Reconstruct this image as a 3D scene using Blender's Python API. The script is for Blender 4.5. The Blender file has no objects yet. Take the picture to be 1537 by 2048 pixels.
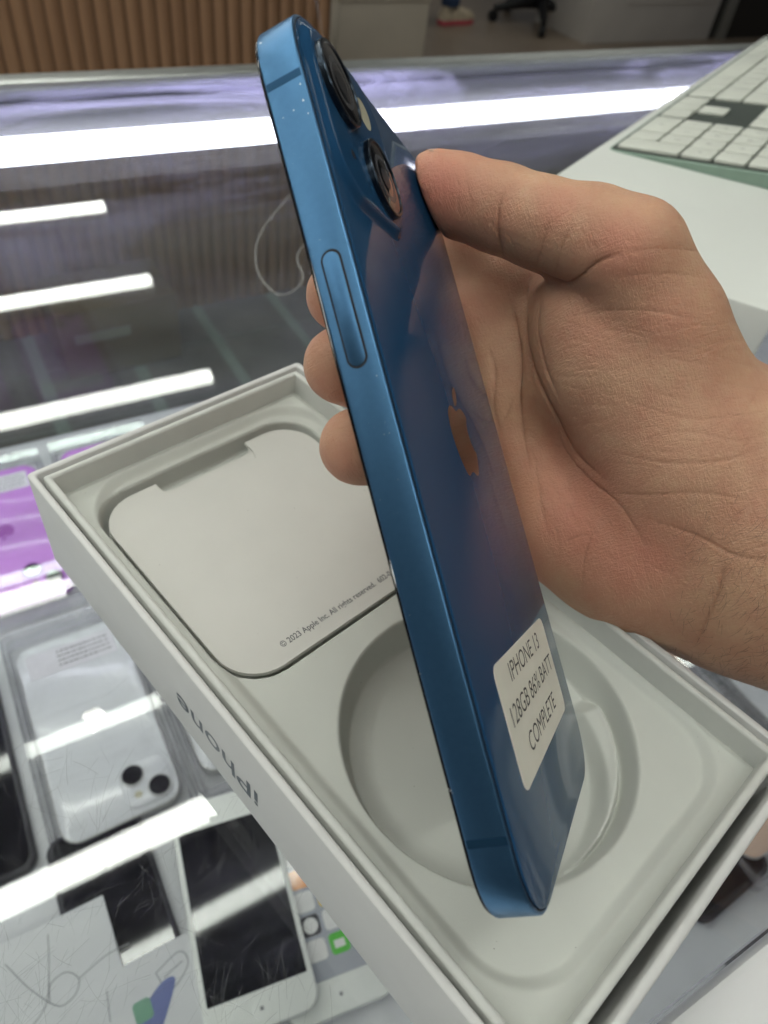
import bpy, bmesh, math, random
import numpy as np
from mathutils import Matrix, Vector
from mathutils.geometry import tessellate_polygon

# ------------------------------------------------------------------ camera, light, exposure
SC = bpy.context.scene
COL = SC.collection
MM = 0.001
IMW, IMH, FPX = 1537.0, 2048.0, 1456.1
RCW = np.array([[0.8657, -0.2900, 0.4081], [-0.4886, -0.6669, 0.5627], [0.1090, -0.6865, -0.7190]])  # camera (x right, y down, z forward) -> world
CAM = np.array([0.0, 0.0, 178.03])                                   # mm; z = 0 is the top of the glass counter

cam_data = bpy.data.cameras.new('camera')
cam_data.sensor_fit = 'VERTICAL'
cam_data.sensor_height = 36.0
cam_data.lens = FPX / IMH * 36.0
cam_data.clip_start = 0.01
cam_data.clip_end = 60.0
cam_data.dof.use_dof = True
cam_data.dof.focus_distance = 0.150
cam_data.dof.aperture_fstop = 22.0
cam = bpy.data.objects.new('camera', cam_data)
COL.objects.link(cam)
_r = RCW @ np.diag([1, -1, -1])
cam.matrix_world = Matrix([[*_r[0], 0], [*_r[1], 0], [*_r[2], CAM[2] * MM], [0, 0, 0, 1]])
SC.camera = cam

world = bpy.data.worlds.new('World')
SC.world = world
world.use_nodes = True
world.node_tree.nodes['Background'].inputs['Color'].default_value = (0.93, 0.97, 1.0, 1)
world.node_tree.nodes['Background'].inputs['Strength'].default_value = 0.07

SC.view_settings.view_transform = 'Standard'
SC.view_settings.look = 'None'
SC.view_settings.exposure = 0.22
SC.view_settings.gamma = 1.0
LAMP_STRENGTH = 20.0
TUBE_STRENGTH = 7.0
SC.render.engine = 'CYCLES'
SC.cycles.max_bounces = 6
SC.cycles.transparent_max_bounces = 14
SC.cycles.glossy_bounces = 4
SC.cycles.diffuse_bounces = 3
SC.cycles.sample_clamp_indirect = 6.0
SC.cycles.use_denoising = True

random.seed(7)
RNG = np.random.default_rng(7)

# ------------------------------------------------------------------ frames and pixel helpers (mm)
BU = np.array([0.2311, -0.9729, 0.0]); BV = np.array([0.9729, 0.2311, 0.0])
BL, BW, BH = 180.9, 92.0, 34.94                                      # box: long, short, height
BOX_O = np.array([-0.68, 162.86, 0.0])
PR = np.array([[0.7027, 0.0841, 0.7065], [0.3712, 0.8038, -0.4649], [-0.6070, 0.5890, 0.5336]])
PT = np.array([37.398, 9.544, 61.489])
PW, PH, PD = 71.5, 146.7, 7.65
SHELF = -288.0
FLOOR = -950.0

def mat4(R, t):
    m = Matrix.Identity(4)
    for i in range(3):
        for j in range(3):
            m[i][j] = R[i][j]
        m[i][3] = t[i] * MM
    return m

PHONE_M = mat4(PR, PT)
BOX_M = mat4(np.c_[BU, BV, [0, 0, 1]], BOX_O)

def wray(px, py):
    return RCW @ np.array([(px - IMW / 2) / FPX, (py - IMH / 2) / FPX, 1.0])

def at_z(px, py, z):
    d = wray(px, py)
    return CAM + d * ((z - CAM[2]) / d[2])

CAMP = PR.T @ (CAM - PT)

def at_phone_x(px, py, x):
    d = PR.T @ wray(px, py)
    return CAMP + d * ((x - CAMP[0]) / d[0])

# ------------------------------------------------------------------ materials
def new_mat(name):
    m = bpy.data.materials.new(name)
    m.use_nodes = True
    return m, m.node_tree.nodes, m.node_tree.links, m.node_tree.nodes['Principled BSDF']

def N(nodes, kind, **kw):
    n = nodes.new(kind)
    for k, v in kw.items():
        setattr(n, k, v)
    return n

def ramp(nodes, stops):
    r = nodes.new('ShaderNodeValToRGB')
    el = r.color_ramp.elements
    while len(el) < len(stops):
        el.new(0.5)
    for e, (p, c) in zip(el, stops):
        e.position = p
        e.color = (*c, 1) if len(c) == 3 else c
    return r

def mat(name, color, rough=0.5, metal=0.0, vary=0.0, vscale=300.0, bump=0.0, bscale=2000.0, coat=0.0, spec=0.5,
        emit=0.0, ecolor=None, rvary=0.0):
    m, nd, lk, b = new_mat(name)
    b.inputs['Base Color'].default_value = (*color, 1)
    b.inputs['Roughness'].default_value = rough
    b.inputs['Metallic'].default_value = metal
    b.inputs['Coat Weight'].default_value = coat
    b.inputs['Coat Roughness'].default_value = 0.03
    b.inputs['Specular IOR Level'].default_value = spec
    tc = nd.new('ShaderNodeTexCoord')
    if vary:
        n = N(nd, 'ShaderNodeTexNoise')
        n.inputs['Scale'].default_value = vscale
        n.inputs['Detail'].default_value = 6
        lk.new(tc.outputs['Object'], n.inputs['Vector'])
        r = ramp(nd, [(0.3, tuple(c * (1 - vary) for c in color)), (0.7, tuple(min(1, c * (1 + vary)) for c in color))])
        lk.new(n.outputs['Fac'], r.inputs['Fac'])
        lk.new(r.outputs['Color'], b.inputs['Base Color'])
    if rvary:
        n = N(nd, 'ShaderNodeTexNoise')
        n.inputs['Scale'].default_value = 60
        n.inputs['Detail'].default_value = 5
        lk.new(tc.outputs['Object'], n.inputs['Vector'])
        mr = nd.new('ShaderNodeMapRange')
        mr.inputs['From Min'].default_value = 0.3; mr.inputs['From Max'].default_value = 0.7
        mr.inputs['To Min'].default_value = max(0, rough - rvary); mr.inputs['To Max'].default_value = rough + rvary
        lk.new(n.outputs['Fac'], mr.inputs['Value'])
        lk.new(mr.outputs['Result'], b.inputs['Roughness'])
    if bump:
        n = N(nd, 'ShaderNodeTexNoise')
        n.inputs['Scale'].default_value = bscale
        n.inputs['Detail'].default_value = 4
        lk.new(tc.outputs['Object'], n.inputs['Vector'])
        bp = nd.new('ShaderNodeBump')
        bp.inputs['Strength'].default_value = bump
        bp.inputs['Distance'].default_value = 0.0002
        lk.new(n.outputs['Fac'], bp.inputs['Height'])
        lk.new(bp.outputs['Normal'], b.inputs['Normal'])
    if emit:
        b.inputs['Emission Color'].default_value = (*(ecolor or color), 1)
        b.inputs['Emission Strength'].default_value = emit
    return m

def glass_mat(name, tint=(0.975, 0.985, 0.98), film=0.0, film_scale=6.0, base_film=0.0, f0=0.045, tcol=(0.80, 0.80, 0.82), hazed_edge=False):
    """clear sheet: see-through with a mirror that grows towards grazing angles, and a film of smudges"""
    m, nd, lk, b = new_mat(name)
    nd.remove(b)
    out = nd['Material Output']
    lw = nd.new('ShaderNodeLayerWeight'); lw.inputs['Blend'].default_value = 0.5
    pw = N(nd, 'ShaderNodeMath', operation='POWER'); pw.inputs[1].default_value = 4.2
    lk.new(lw.outputs['Facing'], pw.inputs[0])
    ma = N(nd, 'ShaderNodeMath', operation='MULTIPLY_ADD'); ma.inputs[1].default_value = 1 - f0; ma.inputs[2].default_value = f0
    lk.new(pw.outputs[0], ma.inputs[0])
    tr = nd.new('ShaderNodeBsdfTransparent'); tr.inputs['Color'].default_value = (*tint, 1)
    gl = nd.new('ShaderNodeBsdfGlossy'); gl.inputs['Roughness'].default_value = 0.012
    mx = nd.new('ShaderNodeMixShader')
    lk.new(ma.outputs[0], mx.inputs['Fac']); lk.new(tr.outputs[0], mx.inputs[1]); lk.new(gl.outputs[0], mx.inputs[2])
    last = mx
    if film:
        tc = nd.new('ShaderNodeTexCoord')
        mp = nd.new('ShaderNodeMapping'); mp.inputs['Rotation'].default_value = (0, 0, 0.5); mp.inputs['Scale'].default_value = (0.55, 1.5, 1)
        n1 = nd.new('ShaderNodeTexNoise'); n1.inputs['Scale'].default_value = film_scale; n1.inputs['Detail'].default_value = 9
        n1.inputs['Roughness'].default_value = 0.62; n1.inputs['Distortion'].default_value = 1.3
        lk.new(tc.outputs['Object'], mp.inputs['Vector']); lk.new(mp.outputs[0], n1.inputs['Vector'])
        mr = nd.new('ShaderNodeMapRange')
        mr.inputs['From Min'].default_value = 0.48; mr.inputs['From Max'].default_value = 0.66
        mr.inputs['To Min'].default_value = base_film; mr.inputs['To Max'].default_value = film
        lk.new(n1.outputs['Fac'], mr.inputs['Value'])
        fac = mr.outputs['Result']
        if hazed_edge:      # smears thicken towards the far edge to paint in the tube's haze
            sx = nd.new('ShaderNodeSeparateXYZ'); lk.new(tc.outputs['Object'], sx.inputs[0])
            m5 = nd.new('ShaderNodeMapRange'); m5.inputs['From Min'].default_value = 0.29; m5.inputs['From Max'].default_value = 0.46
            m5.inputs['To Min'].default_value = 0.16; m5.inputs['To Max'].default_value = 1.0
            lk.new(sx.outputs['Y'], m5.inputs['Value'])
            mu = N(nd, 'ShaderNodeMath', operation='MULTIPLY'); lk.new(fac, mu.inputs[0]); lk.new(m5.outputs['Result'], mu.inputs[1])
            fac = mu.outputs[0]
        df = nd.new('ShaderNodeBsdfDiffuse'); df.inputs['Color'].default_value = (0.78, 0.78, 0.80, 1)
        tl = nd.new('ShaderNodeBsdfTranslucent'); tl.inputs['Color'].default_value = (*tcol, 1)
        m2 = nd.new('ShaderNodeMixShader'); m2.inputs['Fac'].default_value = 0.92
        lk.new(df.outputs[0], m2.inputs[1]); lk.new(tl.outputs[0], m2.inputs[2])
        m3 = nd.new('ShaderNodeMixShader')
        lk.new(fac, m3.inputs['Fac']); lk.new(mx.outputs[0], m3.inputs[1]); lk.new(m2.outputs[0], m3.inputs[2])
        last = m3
    lk.new(last.outputs[0], out.inputs['Surface'])
    return m

# ------------------------------------------------------------------ object helpers
def link(o, parent=None):
    COL.objects.link(o)
    if parent is not None:
        o.parent = parent
    return o

def tag(o, label=None, cat=None, group=None, kind=None):
    if label: o['label'] = label
    if cat: o['category'] = cat
    if group: o['group'] = group
    if kind: o['kind'] = kind
    return o

def empty(name, matrix, label, cat, group=None, parent=None):
    o = bpy.data.objects.new(name, None)
    o.empty_display_size = 0.01
    link(o, parent)
    o.matrix_world = matrix
    return tag(o, label, cat, group)

def mesh_obj(name, me, material, parent=None, smooth=35, kind=None):
    if smooth is not None and len(me.polygons):
        me.polygons.foreach_set('use_smooth', [True] * len(me.polygons))
        me.set_sharp_from_angle(angle=math.radians(smooth))
    if material is not None:
        me.materials.clear(); me.materials.append(material)
    o = bpy.data.objects.new(name, me)
    link(o, parent)
    if kind: o['kind'] = kind
    return o

def bm_obj(name, bm, material, parent=None, smooth=35, xf=None, kind=None):
    """bmesh in mm -> one mesh object in metres"""
    if xf is not None:
        bmesh.ops.transform(bm, matrix=xf, verts=bm.verts)
    bmesh.ops.scale(bm, vec=(MM, MM, MM), verts=bm.verts)
    bmesh.ops.recalc_face_normals(bm, faces=bm.faces)
    me = bpy.data.meshes.new(name)
    bm.to_mesh(me); bm.free()
    return mesh_obj(name, me, material, parent, smooth, kind)

def np_obj(name, V, F, material, parent=None, smooth=60, kind=None):
    me = bpy.data.meshes.new(name)
    me.from_pydata([tuple(v) for v in np.asarray(V) * MM], [], [tuple(int(i) for i in f) for f in F])
    me.update()
    return mesh_obj(name, me, material, parent, smooth, kind)

def rrect(x0, x1, y0, y1, r, n=8, e=2.0):
    pts = []
    for cx, cy, a0 in ((x1 - r, y1 - r, 0), (x0 + r, y1 - r, 90), (x0 + r, y0 + r, 180), (x1 - r, y0 + r, 270)):
        for i in range(n + 1):
            a = math.radians(a0 + 90 * i / n); c, s = math.cos(a), math.sin(a)
            pts.append((cx + r * math.copysign(abs(c) ** (2 / e), c), cy + r * math.copysign(abs(s) ** (2 / e), s)))
    return np.array(pts)

def offset(pts, d):
    """move a closed counter-clockwise outline inwards by d"""
    p = np.asarray(pts, float)
    t = np.roll(p, -1, 0) - np.roll(p, 1, 0)
    t /= np.maximum(np.linalg.norm(t, axis=1, keepdims=True), 1e-9)
    return p + np.c_[-t[:, 1], t[:, 0]] * d

def rings(bm, loops, cap0=True, cap1=True):
    vs = [[bm.verts.new(p) for p in lp] for lp in loops]
    n = len(vs[0])
    for a, b in zip(vs, vs[1:]):
        for i in range(n):
            j = (i + 1) % n
            bm.faces.new((a[i], a[j], b[j], b[i]))
    if cap0: bm.faces.new(vs[0][::-1])
    if cap1: bm.faces.new(vs[-1])
    return vs

def prism(pts, z0, z1, bev=0.0, bm=None, steps=2):
    bm = bm or bmesh.new()
    loops = []
    if bev:
        for i in range(steps + 1):
            a = math.pi / 2 * i / steps
            loops.append([(x, y, z0 + bev * (1 - math.sin(a))) for x, y in offset(pts, bev * (1 - math.cos(a)) if False else bev * (1 - math.sin(a)) if False else bev * math.cos(a))])
        loops = [[(x, y, z0 + bev - bev * math.cos(math.pi / 2 * i / steps)) for x, y in offset(pts, bev - bev * math.sin(math.pi / 2 * i / steps))] for i in range(steps + 1)]
        loops += [[(x, y, z1 - bev + bev * math.sin(math.pi / 2 * i / steps)) for x, y in offset(pts, bev - bev * math.cos(math.pi / 2 * i / steps))] for i in range(steps + 1)]
    else:
        loops = [[(x, y, z0) for x, y in pts], [(x, y, z1) for x, y in pts]]
    rings(bm, loops)
    return bm

def box(x0, x1, y0, y1, z0, z1, bev=0.0, bm=None):
    bm = bm or bmesh.new()
    if not bev:
        return prism([(x0, y0), (x1, y0), (x1, y1), (x0, y1)], z0, z1, 0, bm)
    return prism(rrect(x0, x1, y0, y1, bev, 2), z0, z1, bev * 0.98, bm, 2)

def lathe(prof, cx=0, cy=0, n=48, bm=None, closed=False):
    bm = bm or bmesh.new()
    loops = [[(cx + r * math.cos(2 * math.pi * i / n), cy + r * math.sin(2 * math.pi * i / n), z) for i in range(n)] for r, z in prof]
    if closed:
        loops.append(loops[0])
        vs = [[bm.verts.new(p) for p in lp] for lp in loops[:-1]]
        vs.append(vs[0])
        for a, b in zip(vs, vs[1:]):
            for i in range(n):
                j = (i + 1) % n
                bm.faces.new((a[i], a[j], b[j], b[i]))
    else:
        rings(bm, loops)
    return bm

def frame_ring(outer, inner, z0, z1, bm=None):
    """a wall between two outlines with the same number of points"""
    bm = bm or bmesh.new()
    lp = [[(x, y, z0) for x, y in outer], [(x, y, z1) for x, y in outer], [(x, y, z1) for x, y in inner], [(x, y, z0) for x, y in inner]]
    vs = [[bm.verts.new(p) for p in l] for l in lp]
    vs.append(vs[0])
    n = len(vs[0])
    for a, b in zip(vs, vs[1:]):
        for i in range(n):
            j = (i + 1) % n
            bm.faces.new((a[i], a[j], b[j], b[i]))
    return bm

def catmull(pts, per=8):
    p = [np.array(q, float) for q in pts]
    p = [2 * p[0] - p[1]] + p + [2 * p[-1] - p[-2]]
    out = []
    for i in range(1, len(p) - 2):
        for k in range(per):
            t = k / per
            out.append(0.5 * (2 * p[i] + (p[i + 1] - p[i - 1]) * t + (2 * p[i - 1] - 5 * p[i] + 4 * p[i + 1] - p[i + 2]) * t * t + (3 * p[i] - p[i - 1] - 3 * p[i + 1] + p[i + 2]) * t ** 3))
    out.append(p[-2])
    return out

def tube(pts, r, n=8, bm=None):
    bm = bm or bmesh.new()
    loops = []
    rs = r if hasattr(r, '__len__') else [r] * len(pts)
    up = np.array([0.13, 0.21, 0.97])
    for i, p in enumerate(pts):
        t = pts[min(i + 1, len(pts) - 1)] - pts[max(i - 1, 0)]
        t = t / np.linalg.norm(t)
        a = np.cross(t, up); a /= max(np.linalg.norm(a), 1e-9)
        b = np.cross(t, a)
        loops.append([tuple(p + rs[i] * (math.cos(2 * math.pi * k / n) * a + math.sin(2 * math.pi * k / n) * b)) for k in range(n)])
    rings(bm, loops)
    return bm

def text_mesh(body, size, width=None, extrude=0.0, bold=0.0, align='LEFT', spacing=1.0):
    cu = bpy.data.curves.new('lettering', 'FONT')
    cu.body = body; cu.size = size; cu.extrude = extrude; cu.offset = bold; cu.align_x = align
    cu.space_character = spacing; cu.resolution_u = 4
    o = bpy.data.objects.new('tmp', cu)
    COL.objects.link(o)
    bpy.context.view_layer.update()
    me = bpy.data.meshes.new_from_object(o.evaluated_get(bpy.context.evaluated_depsgraph_get()))
    bpy.data.objects.remove(o); bpy.data.curves.remove(cu)
    co = np.array([v.co[:] for v in me.vertices])
    if width:
        w = co[:, 0].max() - co[:, 0].min()
        co[:, 0] = (co[:, 0] - (co[:, 0].min() if align == 'LEFT' else 0)) * width / w
    for v, c in zip(me.vertices, co):
        v.co = c
    return me

def put_text(name, me, material, parent, origin, xdir, ydir):
    """lay lettering (mm) on a plane of the parent"""
    x = np.array(xdir, float); x /= np.linalg.norm(x)
    y = np.array(ydir, float); y /= np.linalg.norm(y)
    z = np.cross(x, y)
    for v in me.vertices:
        q = np.array(origin) + x * v.co[0] + y * v.co[1] + z * v.co[2]
        v.co = q * MM
    return mesh_obj(name, me, material, parent, None)

# fruit emblem outline, 24 x 24 units, y down
def _bez(start, segs):
    pts = [start]
    for s in segs:
        p0 = pts[-1]
        c1, c2, p3 = [(p0[0] + s[i], p0[1] + s[i + 1]) for i in (0, 2, 4)]
        for k in range(1, 7):
            t = k / 6
            pts.append(tuple((1 - t) ** 3 * a + 3 * (1 - t) ** 2 * t * b + 3 * (1 - t) * t * t * c + t ** 3 * d for a, b, c, d in zip(p0, c1, c2, p3)))
    return pts[:-1]
EMB_BODY = _bez((12.152, 6.896), [(-.948, 0, -2.415, -1.078, -3.96, -1.04), (-2.04, .027, -3.91, 1.183, -4.961, 3.014), (-2.117, 3.675, -.546, 9.103, 1.519, 12.09),
    (1.013, 1.454, 2.208, 3.09, 3.792, 3.039), (1.52, -.065, 2.09, -.987, 3.935, -.987), (1.831, 0, 2.35, .987, 3.96, .948), (1.637, -.026, 2.676, -1.48, 3.676, -2.948),
    (1.156, -1.688, 1.636, -3.325, 1.662, -3.415), (-.039, -.013, -3.182, -1.221, -3.22, -4.857), (-.026, -3.04, 2.48, -4.494, 2.597, -4.559),
    (-1.429, -2.09, -3.623, -2.324, -4.39, -2.376), (-2, -.156, -3.675, 1.09, -4.61, 1.09)])
EMB_LEAF = _bez((15.53, 3.83), [(.843, -1.012, 1.4, -2.427, 1.245, -3.83), (-1.207, .052, -2.662, .805, -3.532, 1.818), (-.78, .896, -1.454, 2.338, -1.273, 3.714), (1.338, .104, 2.715, -.688, 3.559, -1.701)])

def emblem(height, cx, cy, z, flip=1.0):
    bm = bmesh.new()
    s = height / 24.0
    for poly in (EMB_BODY, EMB_LEAF):
        vs = [bm.verts.new((cx + (x - 12) * s * flip, cy + (12 - y) * s * flip, z)) for x, y in poly]
        for t in tessellate_polygon([[v.co.copy() for v in vs]]):
            bm.faces.new([vs[i] for i in t])
    return bm

# ------------------------------------------------------------------ material set
M = {}
M['frame'] = mat('blue_anodised_aluminium', (0.080, 0.192, 0.345), 0.38, 1.0, vary=0.04, vscale=900, bump=0.05, bscale=5000)
M['band'] = mat('blue_antenna_band', (0.022, 0.075, 0.150), 0.45, 0.85)
M['back'] = mat('deep_blue_back_glass', (0.017, 0.066, 0.150), 0.06, 0.0, coat=0.0, spec=0.5, rvary=0.03)
M['back'].node_tree.nodes['Principled BSDF'].inputs['IOR'].default_value = 1.20
M['black_glass'] = mat('black_glass', (0.006, 0.006, 0.008), 0.04)
M['black'] = mat('black_gap', (0.003, 0.003, 0.005), 0.6)
M['lens_ring'] = mat('dark_steel_ring', (0.045, 0.06, 0.08), 0.28, 1.0)
M['lens_inner'] = mat('lens_black', (0.012, 0.012, 0.014), 0.3)
M['lens_glass'] = mat('lens_front_glass', (0.010, 0.010, 0.013), 0.02, spec=0.8)
M['flash'] = mat('flash_diffuser', (0.55, 0.52, 0.38), 0.25, bump=0.4, bscale=3000)
M['emblem'] = mat('mirror_emblem', (0.62, 0.60, 0.60), 0.08, 1.0)
M['sticker'] = mat('cream_paper_sticker', (0.78, 0.77, 0.68), 0.55, vary=0.02, vscale=200, bump=0.05, bscale=900)
M['ink'] = mat('black_ink', (0.012, 0.012, 0.014), 0.5)
M['grey_ink'] = mat('grey_ink', (0.10, 0.10, 0.11), 0.5)
M['box_print'] = mat('slate_print', (0.065, 0.085, 0.11), 0.35)
M['scuff'] = mat('bare_metal_scuff', (0.75, 0.78, 0.80), 0.4, 0.6)
M['shell'] = mat('white_card_shell', (0.63, 0.63, 0.62), 0.45, vary=0.02, vscale=80, bump=0.05)
M['liner'] = mat('white_card_liner', (0.59, 0.60, 0.57), 0.55, vary=0.03, vscale=120, bump=0.08)
M['tray'] = mat('moulded_fibre_tray', (0.545, 0.56, 0.52), 0.62, vary=0.025, vscale=60, bump=0.10, bscale=2600)
M['sleeve'] = mat('matte_white_paper', (0.595, 0.59, 0.555), 0.6, vary=0.015, vscale=90, bump=0.06)
M['alu'] = mat('brushed_aluminium_trim', (0.55, 0.57, 0.55), 0.35, 0.85, vary=0.06, vscale=40)
M['housing'] = mat('pale_lamp_housing', (0.10, 0.105, 0.105), 0.45, vary=0.05, vscale=15)
M['white_panel'] = mat('white_laminate', (0.82, 0.83, 0.84), 0.4, vary=0.03, vscale=8)
M['shelf'] = mat('grey_white_shelf', (0.60, 0.61, 0.63), 0.35, vary=0.08, vscale=30)
M['tube'] = mat('lit_led_tube', (0.9, 0.9, 1.0), 0.4, emit=TUBE_STRENGTH, ecolor=(0.86, 0.86, 1.0))
M['lamp'] = mat('lit_lamp_diffuser', (0.9, 0.9, 0.85), 0.4, emit=LAMP_STRENGTH, ecolor=(0.98, 1.0, 0.93))
M['lamp_case'] = mat('white_lamp_casing', (0.7, 0.7, 0.68), 0.5)
M['ceiling'] = mat('grey_ceiling', (0.07, 0.062, 0.052), 0.8, vary=0.05, vscale=2)
M['glass_top'] = glass_mat('smudged_hazed_counter_glass', film=0.50, base_film=0.035, film_scale=8.0, tcol=(0.60, 0.58, 0.84), hazed_edge=True)  # violet film tint paints the tube's haze over the real smudges
M['pane'] = glass_mat('front_pane_glass', tint=(0.86, 0.92, 0.90), film=0.10, base_film=0.01, film_scale=5.0)
M['clear'] = glass_mat('clear_plastic', tint=(0.99, 0.99, 0.995), film=0.30, base_film=0.10, film_scale=30.0, f0=0.06)
M['clear_lid'] = glass_mat('clear_plastic_lid', tint=(0.985, 0.985, 0.99), film=0.10, base_film=0.01, film_scale=25.0, f0=0.05)
M['tile'] = mat('dark_grey_floor_tile', (0.125, 0.108, 0.112), 0.35, vary=0.35, vscale=7, rvary=0.1)
M['grout'] = mat('floor_grout', (0.22, 0.25, 0.235), 0.8, vary=0.12, vscale=4)
M['plastic_white'] = mat('white_plastic', (0.74, 0.76, 0.72), 0.38, vary=0.015, vscale=30)
M['key'] = mat('white_key_plastic', (0.70, 0.72, 0.65), 0.42, vary=0.02, vscale=60, bump=0.05)
M['key_well'] = mat('dark_green_grey_well', (0.055, 0.068, 0.060), 0.5, vary=0.1, vscale=60)
M['kb_body'] = mat('shade_green_keyboard_body', (0.24, 0.34, 0.275), 0.45, vary=0.05, vscale=60)  # greenish glass reflection and side shade put into the base colour
M['cord'] = mat('white_cord', (0.62, 0.62, 0.60), 0.4)
M['beige'] = mat('beige_laminate', (0.66, 0.58, 0.47), 0.5, vary=0.05, vscale=6)
M['cab_white'] = mat('off_white_cabinet_paint', (0.74, 0.70, 0.66), 0.5, vary=0.05, vscale=4)
M['dark_panel'] = mat('dark_panel', (0.035, 0.033, 0.03), 0.4)
M['chair_black'] = mat('black_nylon', (0.008, 0.008, 0.010), 0.45)
M['denim'] = mat('blue_denim', (0.030, 0.055, 0.12), 0.9, vary=0.3, vscale=60)
M['pink'] = mat('pink_rubber_sole', (0.62, 0.09, 0.13), 0.6)
M['shoe'] = mat('cream_shoe_upper', (0.62, 0.52, 0.38), 0.7, vary=0.2, vscale=40)
M['purple'] = mat('lilac_phone_back', (0.68, 0.30, 0.84), 0.18, coat=0.4, vary=0.03, vscale=20)
M['purple_deep'] = mat('deep_lilac_edge', (0.52, 0.18, 0.70), 0.25)
M['purple_mark'] = mat('magenta_emblem', (0.38, 0.07, 0.48), 0.3)
M['silver'] = mat('silver_white_phone_back', (0.74, 0.755, 0.78), 0.16, coat=0.3, vary=0.02, vscale=15)
M['silver_edge'] = mat('silver_phone_edge', (0.55, 0.55, 0.54), 0.3, 0.4)
M['rose'] = mat('peach_phone_back', (0.66, 0.48, 0.38), 0.25)
M['graphite'] = mat('dark_phone_edge', (0.03, 0.03, 0.035), 0.3, 0.6)
M['label'] = mat('white_price_label', (0.82, 0.80, 0.85), 0.5)
M['carton'] = mat('brown_cardboard', (0.16, 0.105, 0.062), 0.8, vary=0.1, vscale=12)
M['carton_tape'] = mat('pale_tape', (0.30, 0.26, 0.21), 0.5)
M['screen_ui'] = mat('grey_home_screen', (0.36, 0.38, 0.42), 0.08)
M['icon_white'] = mat('white_icon', (0.72, 0.72, 0.70), 0.08)
M['icon_yellow'] = mat('yellow_icon', (0.75, 0.52, 0.05), 0.08)
M['icon_green'] = mat('green_icon', (0.10, 0.50, 0.06), 0.08)
M['icon_orange'] = mat('orange_icon', (0.75, 0.30, 0.08), 0.08)
M['icon_dark'] = mat('dark_icon', (0.03, 0.03, 0.035), 0.08)
M['card_print'] = mat('pale_grey_printed_card', (0.56, 0.57, 0.58), 0.35, vary=0.03, vscale=30)
M['print_line'] = mat('grey_printed_line', (0.20, 0.20, 0.21), 0.4)
M['print_blue'] = mat('blue_printed_shape', (0.10, 0.13, 0.32), 0.4)
M['print_green'] = mat('green_printed_shape', (0.13, 0.30, 0.20), 0.4)

def wood_mat():
    m, nd, lk, b = new_mat('walnut_slat')
    tc = nd.new('ShaderNodeTexCoord')
    mp = nd.new('ShaderNodeMapping'); mp.inputs['Scale'].default_value = (40, 40, 1.5)
    n = nd.new('ShaderNodeTexNoise'); n.inputs['Scale'].default_value = 2.0; n.inputs['Detail'].default_value = 6
    oi = nd.new('ShaderNodeObjectInfo')
    ad = N(nd, 'ShaderNodeVectorMath', operation='ADD')
    lk.new(tc.outputs['Object'], mp.inputs['Vector']); lk.new(mp.outputs[0], ad.inputs[0]); lk.new(oi.outputs['Random'], ad.inputs[1])
    lk.new(ad.outputs[0], n.inputs['Vector'])
    r = ramp(nd, [(0.3, (0.235, 0.120, 0.060)), (0.7, (0.32, 0.175, 0.092))])
    lk.new(n.outputs['Fac'], r.inputs['Fac'])
    lk.new(r.outputs['Color'], b.inputs['Base Color'])
    b.inputs['Roughness'].default_value = 0.5
    return m
M['wood'] = wood_mat()
M['wood_dark'] = mat('dark_wood_backing', (0.13, 0.065, 0.032), 0.6, vary=0.15, vscale=9)

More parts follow.
